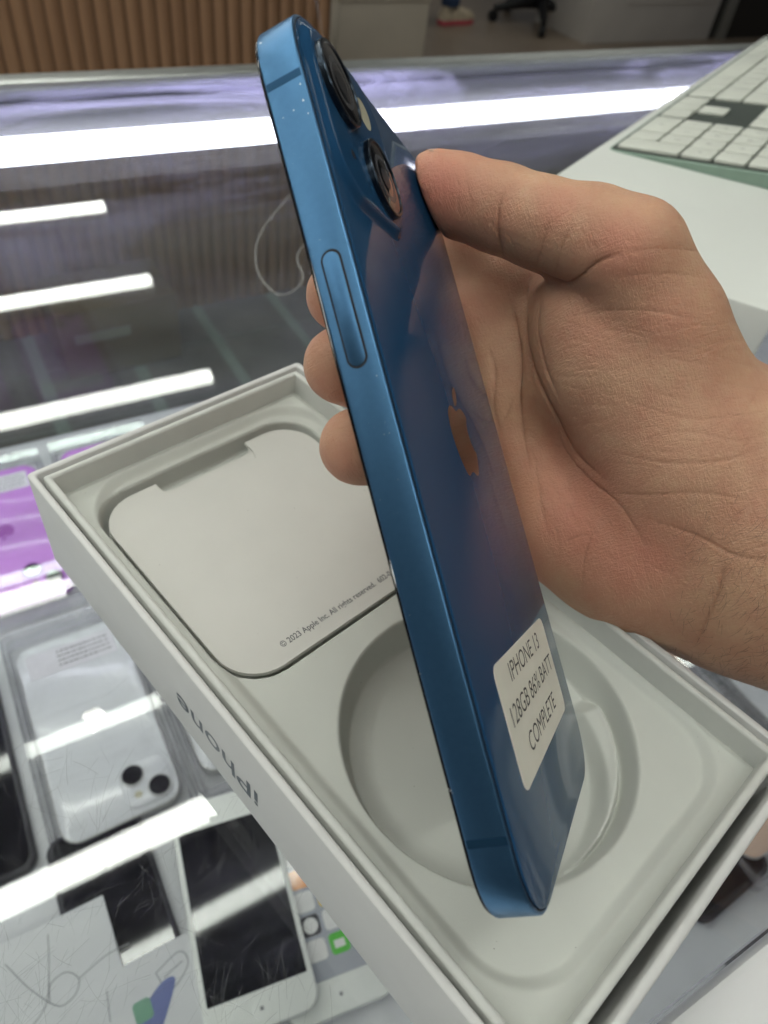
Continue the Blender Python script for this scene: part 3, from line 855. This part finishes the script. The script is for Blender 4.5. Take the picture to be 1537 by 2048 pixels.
# ------------------------------------------------------------------ keyboard on a white carton
KR = np.array([[0.90, 0.44, 0.08], [0.45, -0.89, -0.13], [0.01, 0.15, -0.99]])
ku = KR[:, 0] / np.linalg.norm(KR[:, 0]); kv = KR[:, 1] - ku * (ku @ KR[:, 1]); kv /= np.linalg.norm(kv)
KO = np.array([366.87, 327.10, 27.78])
kz = np.cross(ku, -kv)
KB_M = mat4(np.c_[ku, -kv, kz], KO)
SL_U = np.array([ku[0], ku[1], 0]); SL_U /= np.linalg.norm(SL_U)
SL_V = np.array([SL_U[1], -SL_U[0], 0])
SL_M = mat4(np.c_[SL_U, -SL_V, [0, 0, 1]], (KO[0], KO[1], 0))
sl = empty('white_carton', SL_M, 'flat white carton lying on the glass under the keyboard', 'box')
bm_obj('carton_base', box(-150, 440, -127, 9.5, 0, 9.8, 1.2), M['plastic_white'], sl)
b3 = box(-151, 441, -128, 10.5, 10.1, 26.0, 1.6)
for v_ in b3.verts:
    if v_.co.z > 18: v_.co.z += 0.07 * max(0.0, 4 - v_.co.y)
bm_obj('carton_lid', b3, M['plastic_white'], sl)
kb = empty('keyboard', KB_M, 'white keyed computer keyboard lying on the flat white carton', 'keyboard')
# wedge body whose underside lies flat on the carton
b3 = bmesh.new()
out = rrect(-4.5, 414, -111, 4.5, 5, 5)
inv = (np.linalg.inv(np.c_[ku, -kv, kz]))
def local_bottom(x_, y_):
    # local height at which the carton top (z = 26) lies under local (x, y)
    wz0 = KO[2] + ku[2] * x_ - kv[2] * y_
    return (26.4 + 0.07 * max(0.0, 4 - y_) - wz0) / kz[2]
rings(b3, [[(x_, y_, min(-1.3, local_bottom(x_, y_))) for x_, y_ in out], [(x_, y_, -1.2) for x_, y_ in out], [(x_, y_, -0.7) for x_, y_ in offset(out, 0.5)]])
bm_obj('keyboard_body', b3, M['kb_body'], kb)
bm_obj('key_well', prism(rrect(-3, 412.5, -109.5, 3, 4, 5), -0.75, -0.45), M['key_well'], kb, None)
key_cache = {}
def key(u0, v0, wu=1.0, wv=1.0, p=19.0):
    kk = (round(wu, 2), round(wv, 2))
    w, h = wu * p - 1.6, wv * p - 1.6
    if kk not in key_cache:
        o = bm_obj('key', prism(rrect(0, w, -h, 0, 1.8, 4), -0.4, 1.5, 0.35), M['key'], kb, 40)
        key_cache[kk] = o.data
    else:
        o = bpy.data.objects.new('key', key_cache[kk]); link(o, kb)
    o.location = (u0 * MM, -v0 * MM, 0)
p_ = 19.0
rows = [i * p_ for i in range(5)] + [5 * p_]
key(0, 0, 1, 2)
for r_ in (2, 3, 4): key(0, rows[r_])
for r_ in range(5): key(p_, rows[r_])
key(2 * p_, 0, 2, 1)
for r_ in (1, 2, 3, 4):
    key(2 * p_, rows[r_]); key(3 * p_, rows[r_])
ac = 4 * p_ + 4.5
for c_ in range(3):
    key(ac + c_ * p_, 0)
    key(ac + c_ * p_, rows[3]); key(ac + c_ * p_, rows[4])
key(ac + p_, rows[1])
mc = ac + 3 * p_ + 4.5
def krow(r_, ws):
    u_ = mc
    for w_ in ws:
        key(u_, rows[r_], w_); u_ += w_ * p_
krow(0, [1.25, 1.25, 1.25, 5.0, 1.25, 1.25, 1.25])
krow(1, [2.25] + [1] * 10 + [1.25])
krow(2, [1.75] + [1] * 11 + [0.75])
krow(3, [1.5] + [1] * 12)
krow(4, [1.5] + [1] * 12)
for c_ in range(20):
    key(c_ * 20.6, rows[5], 1.0, 0.72)

legend_ink = mat('grey_legend', (0.22, 0.23, 0.22), 0.5)
def legend(ch_, u0, v0):
    tm = text_mesh(ch_, 5.0, align='CENTER')
    put_text('legend', tm, legend_ink, kb, (u0 + 8.7, -v0 - 8.7 + 1.7, 1.56), (-1, 0, 0), (0, -1, 0))
for i_, row_ in enumerate(('.0', '321', '654', '987', '/=')):
    for j_, ch_ in enumerate(row_):
        legend(ch_, (1 + j_) * p_ + (p_ / 2 if ch_ == '0' else 0), rows[i_])
for j_, ch_ in enumerate('+-*'): legend(ch_, 0, rows[2 + j_])
for i_, off_, row_ in ((1, 2.25, '/.,MNBVCXZ'), (2, 1.75, "';LKJHGFDSA"), (3, 1.5, '][POIUYTREWQ'), (4, 1.5, '=-0987654321')):
    for j_, ch_ in enumerate(row_): legend(ch_, mc + (off_ + j_) * p_, rows[i_])

# ------------------------------------------------------------------ white cord
cpts = [(1180, 1700, 260), (1000, 1400, 120), (760, 1020, 0)]
c0 = [at_z(628, -20, 60), at_z(640, 40, 30), at_z(660, 110, 3), at_z(690, 200, 2.2), at_z(650, 320, 2.2), at_z(572, 400, 2.2), at_z(520, 470, 2.2), at_z(515, 540, 2.2), at_z(560, 590, 2.2), at_z(606, 560, 2.2), at_z(600, 500, 2.2), at_z(700, 440, 2.2)]
bm = tube(catmull([tuple(q) for q in c0], 8), 0.7, 8)
def cord_mat():
    m, nd, lk, b = new_mat('translucent_white_cord')
    b.inputs['Base Color'].default_value = (0.62, 0.62, 0.6, 1); b.inputs['Roughness'].default_value = 0.35; b.inputs['Alpha'].default_value = 0.12
    return m
tag(bm_obj('charging_cord', bm, cord_mat(), None, 60), 'thin translucent white cord looping over the glass behind the phone', 'cord')

# ------------------------------------------------------------------ the blue phone
ph = empty('blue_phone', PHONE_M, 'blue smartphone with a cream paper sticker held upright over the open box', 'phone')
OUT = rrect(0, PW, 0, PH, 11.8, 14, 2.25)
bm_obj('frame', prism(OUT, 0.55, 7.25, 0.35, steps=3), M['frame'], ph, 40)
bm_obj('front_glass', prism(offset(OUT, 0.35), 0.0, 0.54, 0.25), M['black_glass'], ph, 40)
bm_obj('gap_ring', prism(offset(OUT, 0.55), 7.2, 7.34), M['black'], ph, None)
bm_obj('back_glass', prism(offset(OUT, 0.75), 7.26, PD, 0.33, steps=4), M['back'], ph, 50)
# antenna bands wrap the side
for y0 in (131.9, 14.4):
    bm_obj('antenna_band', box(-0.03, 0.5, y0, y0 + 1.25, 0.85, 6.95), M['band'], ph, None)
    bm_obj('antenna_band', box(PW - 0.5, PW + 0.03, y0, y0 + 1.25, 0.85, 6.95), M['band'], ph, None)
# side button on the x = 0 wall: local (a along y, b along z, height) -> (-h, a, b)
def on_side(b3):
    bmesh.ops.transform(b3, matrix=Matrix(((0, 0, -1, 0), (1, 0, 0, 0), (0, 1, 0, 0), (0, 0, 0, 1))), verts=b3.verts)
    return b3
bm_obj('button_gap', on_side(prism(rrect(86.3, 105.0, 2.12, 5.62, 1.74, 8), -0.1, 0.02)), M['black'], ph, None)
bm_obj('side_button', on_side(prism(rrect(86.68, 104.62, 2.42, 5.22, 1.39, 8), 0, 0.10, 0.05)), M['frame'], ph, 40)
# camera plateau blends into the glass
b3 = bmesh.new()
PL = rrect(3.6, 31.0, 115.6, 143.0, 7.5, 10, 2.2)
prof = []
for t in np.linspace(0, 1, 14):
    prof.append((-2.9 * (1 - t), PD - 0.05 + 1.2 * (t ** 3 * (t * (6 * t - 15) + 10))))
prof += [(0.6, PD + 1.16), (1.2, PD + 1.165)]
rings(b3, [[(x_, y_, z_) for x_, y_ in offset(PL, o_)] for o_, z_ in prof], cap0=False)
bm_obj('camera_plateau', b3, M['back'], ph, 60)
ZB = PD + 1.13
for lx, ly in ((10.6, 134.9), (22.4, 123.2)):
    ring = bm_obj('lens_ring', lathe([(7.0, ZB - 0.4), (7.0, ZB + 0.92), (6.85, ZB + 1.1), (6.35, ZB + 1.1), (6.2, ZB + 0.9), (6.2, ZB - 0.4)], lx, ly, 64, closed=True), M['lens_ring'], ph, 30)
    bm_obj('lens_glass', lathe([(6.19, ZB + 0.2), (6.19, ZB + 0.92), (5.9, ZB + 0.96), (0.01, ZB + 0.98)], lx, ly, 64), M['lens_glass'], ring, 40)
    bm_obj('lens_barrel', lathe([(4.3, ZB + 0.985), (4.3, ZB + 1.0), (3.3, ZB + 1.0), (3.3, ZB + 0.985)], lx, ly, 48, closed=True), mat('barrel_grey', (0.06, 0.06, 0.065), 0.25), ring, None)
    bm_obj('aperture', lathe([(2.0, ZB + 0.985), (0.01, ZB + 1.0)], lx, ly, 32), M['lens_inner'], ring, None)
bm_obj('flash', lathe([(2.9, ZB), (2.9, ZB + 0.06), (0.01, ZB + 0.08)], 22.9, 136.2, 32), M['flash'], ph, None)
bm_obj('microphone_hole', lathe([(0.8, ZB), (0.8, ZB + 0.04), (0.01, ZB + 0.045)], 9.6, 122.4, 20), M['lens_inner'], ph, None)
bm_obj('emblem', emblem(18.2, PW / 2, 78.0, PD + 0.02), M['emblem'], ph, None)
# sticker with its writing
st = bm_obj('sticker', prism(rrect(13.0, 61.2, 16.3, 36.8, 2.3, 6), PD + 0.01, PD + 0.13), M['sticker'], ph, None)
for body, x0, x1, y0 in (('IPHONE 13', 22.6, 51.6, 32.0), ('128GB 86% BATT', 16.4, 58.6, 25.9), ('COMPLETE', 23.2, 51.6, 19.4)):
    tm = text_mesh(body, 4.75, width=x1 - x0, bold=-0.02)
    put_text('writing', tm, M['ink'], st, (x0, y0, PD + 0.16), (1, 0, 0), (0, 1, 0))
# worn specks on the metal
b3 = bmesh.new()
def speck(px, py, s):
    q = at_phone_x(px, py, -0.035)
    n_ = random.randint(4, 6)
    vs_ = [b3.verts.new((-0.035, q[1] + s * random.uniform(.5, 1.2) * math.cos(2 * math.pi * i / n_), q[2] + s * random.uniform(.5, 1.1) * math.sin(2 * math.pi * i / n_))) for i in range(n_)]
    b3.faces.new(vs_)
for px, py, s in ((522, 86, .22), (601, 168, .14), (607, 201, .24), (588, 221, .14), (617, 227, .16), (567, 236, .10), (754, 752, .10), (769, 869, .08), (770, 845, .06), (779, 866, .06), (797, 959, .07), (841, 1348, .10), (902, 1581, .20), (897, 1578, .12), (905, 1586, .1), (640, 480, .06), (700, 640, .05), (760, 1000, .05), (820, 1230, .06)):
    speck(px, py, s)
for i in range(40):
    t_ = random.random()
    speck(560 + 330 * t_ + random.uniform(0, 85), 300 + 1200 * t_, random.uniform(.015, .035))
bm_obj('worn_specks', b3, M['scuff'], ph, None, kind='stuff')

# ------------------------------------------------------------------ the hand (phone frame, mm)
def P(px, py, x): return at_phone_x(px, py, x)
def rcone(p, a, b, ra, rb):
    a = np.asarray(a, float); b = np.asarray(b, float)
    ab = b - a; L2 = ab @ ab
    t = np.clip(((p - a) @ ab) / L2, 0, 1)
    return np.linalg.norm(p - a - t[:, None] * ab, axis=1) - (ra + (rb - ra) * t)
def ell(p, c, r, R=None):
    q = (p - np.asarray(c)) / np.asarray(r)
    k0 = np.linalg.norm(q, axis=1); k1 = np.linalg.norm(q / np.asarray(r), axis=1)
    return k0 * (k0 - 1) / np.maximum(k1, 1e-9)

th_pts = [(P(872, 379, 65), 8.7), (P(918, 393, 67.5), 9.2), (P(1000, 418, 70), 9.7), (P(1080, 446, 70), 9.9), (P(1180, 478, 71), 11.4), (P(1258, 514, 73), 12.6)]
th_pts += [(P(1312, 655, 82), 15.5), (P(1370, 845, 92), 19.5)]
fingers = [
    [((32.5, 110.5, -7.8), 7.1), ((54, 112, -9.2), 7.7), ((80, 114, -9.2), 8.6), ((99, 118, 0), 10.5)],
    [((23.5, 94.6, -7.9), 7.3), ((50, 96, -9.6), 8.0), ((79, 99, -10.0), 9.0), ((102, 101, -1), 11.0)],
    [((21.0, 78.8, -7.9), 7.2), ((48, 80, -9.6), 7.9), ((78, 82, -10.0), 8.8), ((102, 83, -1), 10.8)],
    [((38, 63.5, -7.2), 6.3), ((58, 64, -8.2), 6.8), ((80, 65, -8.4), 7.6), ((100, 65, 0), 9.5)],
]
palm = [
    (P(905, 500, 92), P(1010, 780, 93), 10.5, 12.0, 5.0),
    (P(895, 480, 98), P(1080, 600, 99), 10.0, 13.0, 4.0),
    (P(935, 640, 88), P(950, 680, 89), 9.5, 8.0, 3.0),
    (P(1010, 640, 97), P(1200, 820, 104), 13.0, 20.0, 8.0),
    (P(980, 800, 97), P(1130, 1010, 99), 12.0, 17.0, 7.0),
    (P(1120, 1040, 97), P(1250, 1105, 98), 16.5, 18.5, 6.0),
    (P(1250, 1100, 99), P(1420, 1150, 100), 18.0, 21.0, 8.0),
    (P(1230, 740, 90), P(1360, 905, 95), 22.0, 23.5, 7.0),
    (P(1170, 640, 83), P(1290, 740, 88), 13.5, 18.0, 6.0),
    (P(1430, 975, 100), P(1600, 1090, 102), 27.0, 32.0, 14.0),
    (P(1600, 1095, 102), P(1600, 1090, 102) + 3.4 * (P(2050, 1330, 106) - P(1600, 1090, 102)), 32.0, 37.0, 10.0),
    ((104, 117, 2), P(1420, 900, 106), 12.0, 22.0, 8.0),
    ((104, 66, 4), P(1350, 1120, 104), 11.0, 20.0, 8.0),
]
def hand_sdf(p):
    d = None
    for q in palm:
        e = rcone(p, q[0], q[1], q[2], q[3])
        d = e if d is None else smin(d, e, q[4])
    t = None
    for (a, ra), (b, rb) in zip(th_pts, th_pts[1:]):
        e = rcone(p, a, b, ra, rb)
        t = e if t is None else smin(t, e, 2.0)
    d = smin(d, t, 2.2)
    for fg in fingers:
        t = None
        for (a, ra), (b, rb) in zip(fg, fg[1:]):
            e = rcone(p, a, b, ra, rb)
            t = e if t is None else smin(t, e, 2.0)
        d = smin(d, t, 1.2)
    # flesh gives way to the phone
    qx = np.abs(p[:, 0] - PW / 2) - PW / 2 + 10; qy = np.abs(p[:, 1] - PH / 2) - PH / 2 + 10
    a2 = np.hypot(np.maximum(qx, 0), np.maximum(qy, 0)) + np.minimum(np.maximum(qx, qy), 0) - 10
    pz = np.abs(p[:, 2] - PD / 2) - PD / 2
    dph = np.minimum(np.maximum(a2, pz), 0) + np.hypot(np.maximum(a2, 0), np.maximum(pz, 0))
    return smax(d, 0.15 - dph, 1.2)

def surface_nets(fn, lo, hi, h):
    n = [int(math.ceil((b - a) / h)) + 1 for a, b in zip(lo, hi)]
    xs = [a + h * np.arange(k) for a, k in zip(lo, n)]
    D = np.empty(n, np.float32)
    for i in range(n[0]):
        yy, zz = np.meshgrid(xs[1], xs[2], indexing='ij')
        D[i] = fn(np.c_[np.full(yy.size, xs[0][i]), yy.ravel(), zz.ravel()]).reshape(yy.shape)
    s = D < 0
    c = [s[a:n[0] - 1 + a, b:n[1] - 1 + b, e:n[2] - 1 + e] for a in (0, 1) for b in (0, 1) for e in (0, 1)]
    tot = sum(x_.astype(np.int8) for x_ in c)
    act = (tot > 0) & (tot < 8)
    ids = -np.ones(act.shape, np.int64)
    ci = np.argwhere(act)
    ids[act] = np.arange(len(ci))
    acc = np.zeros((len(ci), 3)); cnt = np.zeros(len(ci))
    corners = [(a, b, e) for a in (0, 1) for b in (0, 1) for e in (0, 1)]
    for i, A in enumerate(corners):
        for B in corners[i + 1:]:
            if sum(abs(x_ - y_) for x_, y_ in zip(A, B)) != 1: continue
            da = D[ci[:, 0] + A[0], ci[:, 1] + A[1], ci[:, 2] + A[2]]; db = D[ci[:, 0] + B[0], ci[:, 1] + B[1], ci[:, 2] + B[2]]
            mk = (da < 0) != (db < 0)
            t = np.where(mk, da / np.where(mk, da - db, 1), 0)
            acc[mk] += (np.array(A) + t[:, None] * (np.array(B) - np.array(A)))[mk]
            cnt += mk
    Vx = (ci + acc / cnt[:, None]) * h + np.array(lo)
    F = []
    for ax in range(3):
        b_, c_ = [(1, 2), (2, 0), (0, 1)][ax]
        sl0 = [slice(1, k - 1) for k in n]; sl0[ax] = slice(0, n[ax] - 1)
        sl1 = list(sl0); sl1[ax] = slice(1, n[ax])
        s0 = s[tuple(sl0)]; s1 = s[tuple(sl1)]
        e = np.argwhere(s0 != s1)
        fl_ = s0[tuple(e.T)]
        for k in range(3):
            if k != ax: e[:, k] += 1
        db = np.zeros(3, int); db[b_] = 1; dc = np.zeros(3, int); dc[c_] = 1
        q = np.stack([ids[tuple((e - db - dc).T)], ids[tuple((e - dc).T)], ids[tuple(e.T)], ids[tuple((e - db).T)]], 1)
        q[~fl_] = q[~fl_][:, ::-1]
        F.append(q)
    F = np.concatenate(F)
    return Vx, F[(F >= 0).all(1)]

HV, HF = surface_nets(hand_sdf, (8, -100, -24), (150, 158, 185), 1.4)
me = bpy.data.meshes.new('hand')
me.from_pydata([tuple(v) for v in HV], [], HF.tolist())
tmp = bpy.data.objects.new('tmp', me); COL.objects.link(tmp)
md = tmp.modifiers.new('s', 'SMOOTH'); md.iterations = 2; md.factor = 0.5
md = tmp.modifiers.new('d', 'SUBSURF'); md.levels = 2; md.render_levels = 2
bpy.context.view_layer.update()
me2 = bpy.data.meshes.new_from_object(tmp.evaluated_get(bpy.context.evaluated_depsgraph_get()))
bpy.data.objects.remove(tmp)
nv_ = len(me2.vertices)
co = np.empty(nv_ * 3); me2.vertices.foreach_get('co', co); co = co.reshape(-1, 3)
nor = np.empty(nv_ * 3); me2.vertices.foreach_get('normal', nor); nor = nor.reshape(-1, 3)
# pixel position of every vertex tells where the photographed creases run over the flesh
qc = ((co @ PR.T + PT) - CAM) @ RCW
pix = np.c_[qc[:, 0] / qc[:, 2] * FPX + IMW / 2, qc[:, 1] / qc[:, 2] * FPX + IMH / 2]
facing = np.einsum('ij,ij->i', nor, CAMP - co) > 0
def poly_dist(p, pl):
    """distance to a crease and how far along it (0 to 1) the nearest point lies"""
    pl = np.array([q for q in catmull(pl, 6)])
    d = np.full(len(p), 1e9); tt = np.zeros(len(p))
    for k, (a, b) in enumerate(zip(pl, pl[1:])):
        ab = b - a; t = np.clip(((p - a) @ ab) / max(ab @ ab, 1e-9), 0, 1)
        e = np.linalg.norm(p - a - t[:, None] * ab, axis=1)
        near = e < d
        d[near] = e[near]; tt[near] = (k + t[near]) / (len(pl) - 1)
    return d, tt
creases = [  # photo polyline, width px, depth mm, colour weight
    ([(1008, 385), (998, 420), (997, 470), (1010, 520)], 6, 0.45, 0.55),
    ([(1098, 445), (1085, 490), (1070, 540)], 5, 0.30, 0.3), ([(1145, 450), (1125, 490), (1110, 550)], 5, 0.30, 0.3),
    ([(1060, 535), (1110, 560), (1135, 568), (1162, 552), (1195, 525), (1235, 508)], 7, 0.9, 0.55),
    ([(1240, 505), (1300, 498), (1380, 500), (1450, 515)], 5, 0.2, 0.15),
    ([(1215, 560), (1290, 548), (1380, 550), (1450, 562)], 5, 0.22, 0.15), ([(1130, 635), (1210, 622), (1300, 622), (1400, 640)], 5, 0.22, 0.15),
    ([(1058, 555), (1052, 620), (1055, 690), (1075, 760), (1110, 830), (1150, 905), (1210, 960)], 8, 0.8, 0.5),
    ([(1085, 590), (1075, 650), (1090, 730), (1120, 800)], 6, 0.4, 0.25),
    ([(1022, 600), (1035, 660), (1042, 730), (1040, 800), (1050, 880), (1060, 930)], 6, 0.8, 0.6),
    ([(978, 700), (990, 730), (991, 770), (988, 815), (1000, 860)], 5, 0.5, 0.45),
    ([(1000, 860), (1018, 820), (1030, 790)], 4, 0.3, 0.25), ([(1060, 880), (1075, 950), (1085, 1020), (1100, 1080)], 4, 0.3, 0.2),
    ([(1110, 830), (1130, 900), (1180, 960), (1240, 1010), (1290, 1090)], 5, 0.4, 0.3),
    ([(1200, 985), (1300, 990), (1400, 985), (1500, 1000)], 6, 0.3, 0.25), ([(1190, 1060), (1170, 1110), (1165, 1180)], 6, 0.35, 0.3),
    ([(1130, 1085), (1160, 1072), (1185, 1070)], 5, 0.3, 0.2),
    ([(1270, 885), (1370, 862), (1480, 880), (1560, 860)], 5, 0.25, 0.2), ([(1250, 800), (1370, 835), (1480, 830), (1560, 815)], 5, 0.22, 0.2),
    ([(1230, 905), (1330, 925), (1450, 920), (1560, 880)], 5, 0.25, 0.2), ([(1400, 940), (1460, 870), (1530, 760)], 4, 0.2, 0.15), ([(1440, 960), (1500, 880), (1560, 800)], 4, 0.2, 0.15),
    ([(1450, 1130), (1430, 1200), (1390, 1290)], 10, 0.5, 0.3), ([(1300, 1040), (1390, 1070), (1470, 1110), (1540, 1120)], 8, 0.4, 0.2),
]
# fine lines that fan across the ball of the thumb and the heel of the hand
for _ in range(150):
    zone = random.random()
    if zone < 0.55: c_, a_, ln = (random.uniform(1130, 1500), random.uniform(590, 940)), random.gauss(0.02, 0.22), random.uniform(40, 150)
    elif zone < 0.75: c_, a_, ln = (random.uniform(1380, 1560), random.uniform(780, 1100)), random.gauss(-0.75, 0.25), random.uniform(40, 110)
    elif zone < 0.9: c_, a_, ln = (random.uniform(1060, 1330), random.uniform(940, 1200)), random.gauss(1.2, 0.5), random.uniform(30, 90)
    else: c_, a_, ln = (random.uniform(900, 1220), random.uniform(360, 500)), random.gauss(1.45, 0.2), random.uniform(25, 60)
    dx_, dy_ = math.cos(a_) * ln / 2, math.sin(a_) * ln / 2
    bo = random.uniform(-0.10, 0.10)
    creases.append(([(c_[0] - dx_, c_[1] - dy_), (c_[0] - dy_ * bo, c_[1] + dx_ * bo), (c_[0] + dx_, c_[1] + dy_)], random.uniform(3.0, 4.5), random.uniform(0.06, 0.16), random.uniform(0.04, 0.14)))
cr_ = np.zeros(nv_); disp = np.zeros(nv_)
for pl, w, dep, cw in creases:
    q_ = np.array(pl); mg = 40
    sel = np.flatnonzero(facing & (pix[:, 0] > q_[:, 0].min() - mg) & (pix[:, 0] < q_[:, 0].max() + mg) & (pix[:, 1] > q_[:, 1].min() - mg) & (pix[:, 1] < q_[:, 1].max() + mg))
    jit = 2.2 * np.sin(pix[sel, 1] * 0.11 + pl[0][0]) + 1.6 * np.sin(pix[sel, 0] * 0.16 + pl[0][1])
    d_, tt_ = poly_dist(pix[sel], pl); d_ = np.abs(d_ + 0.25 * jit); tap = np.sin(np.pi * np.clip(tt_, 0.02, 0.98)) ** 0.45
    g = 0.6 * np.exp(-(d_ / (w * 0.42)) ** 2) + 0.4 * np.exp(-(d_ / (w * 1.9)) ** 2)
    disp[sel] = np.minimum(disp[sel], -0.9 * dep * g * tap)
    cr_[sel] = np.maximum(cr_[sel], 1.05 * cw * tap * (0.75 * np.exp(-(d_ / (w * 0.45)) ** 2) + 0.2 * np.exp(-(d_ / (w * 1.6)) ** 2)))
co2 = co + nor * disp[:, None]
flush = np.zeros(nv_)
for c_, r_, a_ in (((870, 380), 90, 0.85), ((1000, 440), 60, 0.3), ((1230, 490), 70, 0.5), ((1190, 640), 90, 0.25), ((1150, 1030), 130, 0.6), ((1270, 1120), 120, 0.55), ((1060, 1130), 70, 0.5), ((1250, 850), 90, 0.15), ((930, 620), 60, 0.3), ((640, 640), 60, 0.4), ((650, 790), 60, 0.4), ((690, 940), 60, 0.4), ((1000, 900), 60, 0.25), ((1340, 640), 70, 0.3), ((1110, 420), 50, 0.35)):
    flush = np.maximum(flush, a_ * np.exp(-(np.hypot(pix[:, 0] - c_[0], pix[:, 1] - c_[1]) / r_) ** 2))
me2.vertices.foreach_set('co', (co2 * MM).ravel())
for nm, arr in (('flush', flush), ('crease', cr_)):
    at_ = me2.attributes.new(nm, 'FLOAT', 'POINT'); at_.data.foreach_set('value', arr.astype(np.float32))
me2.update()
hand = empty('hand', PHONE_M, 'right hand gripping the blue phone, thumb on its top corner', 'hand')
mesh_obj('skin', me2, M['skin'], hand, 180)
# thumb nail on the outer (upper) side of the tip
b3 = bmesh.new()
tip, ax = th_pts[0][0], None
ax = th_pts[0][0] - th_pts[2][0]; ax /= np.linalg.norm(ax)
upv = P(880, 250, 78) - P(880, 380, 78); upv = upv - ax * (upv @ ax); upv /= np.linalg.norm(upv)
sd = np.cross(ax, upv)
g_ = []
for i in range(9):
    row = []
    for j in range(9):
        a = (j / 8 - 0.5) * 1.7; l = -8 + 13.0 * i / 8
        if i == 8: l -= 1.6 * (abs(j - 4) / 4) ** 2
        rr = 8.55 - 0.10 * l * (l < 0) - 0.05 * max(0, l) ** 2
        row.append(b3.verts.new(tuple(tip + ax * l + rr * (upv * math.cos(a) + sd * math.sin(a)))))
    g_.append(row)
for i in range(8):
    for j in range(8): b3.faces.new((g_[i][j], g_[i + 1][j], g_[i + 1][j + 1], g_[i][j + 1]))
bm_obj('thumb_nail', b3, M['nail'], hand, 60)

# short dark hairs on the wrist
b3 = bmesh.new()
cand = np.flatnonzero(facing & (pix[:, 0] > 1330) & (pix[:, 0] < 1640) & (pix[:, 1] > 960) & (pix[:, 1] < 1420))
wgt = np.clip((pix[cand, 0] - 1330) / 160, 0, 1) * np.clip((pix[cand, 1] - 940) / 160, 0, 1)
cand = cand[RNG.random(len(cand)) < wgt]
for i in RNG.choice(cand, size=min(560, len(cand)), replace=False):
    n_ = nor[i]; base = co2[i]
    dr = np.array((0.0, -0.55, -0.65)) + RNG.normal(size=3) * 0.35
    dr -= n_ * (dr @ n_); dr /= np.linalg.norm(dr)
    sd_ = np.cross(dr, n_)
    L_ = RNG.uniform(1.6, 4.2); w_ = RNG.uniform(0.018, 0.034)
    pr = None
    for k, t in enumerate((0, 0.35, 0.7, 1.0)):
        c_ = base + dr * L_ * t + n_ * (0.1 + 0.9 * math.sin(t * 1.9)) * 0.45 + sd_ * 0.5 * t * t
        ww = w_ * (1 - 0.8 * t)
        cur = (b3.verts.new(tuple(c_ + sd_ * ww)), b3.verts.new(tuple(c_ - sd_ * ww)))
        if pr: b3.faces.new((pr[0], cur[0], cur[1], pr[1]))
        pr = cur
bm_obj('wrist_hair', b3, mat('dark_brown_hair', (0.03, 0.018, 0.012), 0.5), hand, None, kind='stuff')
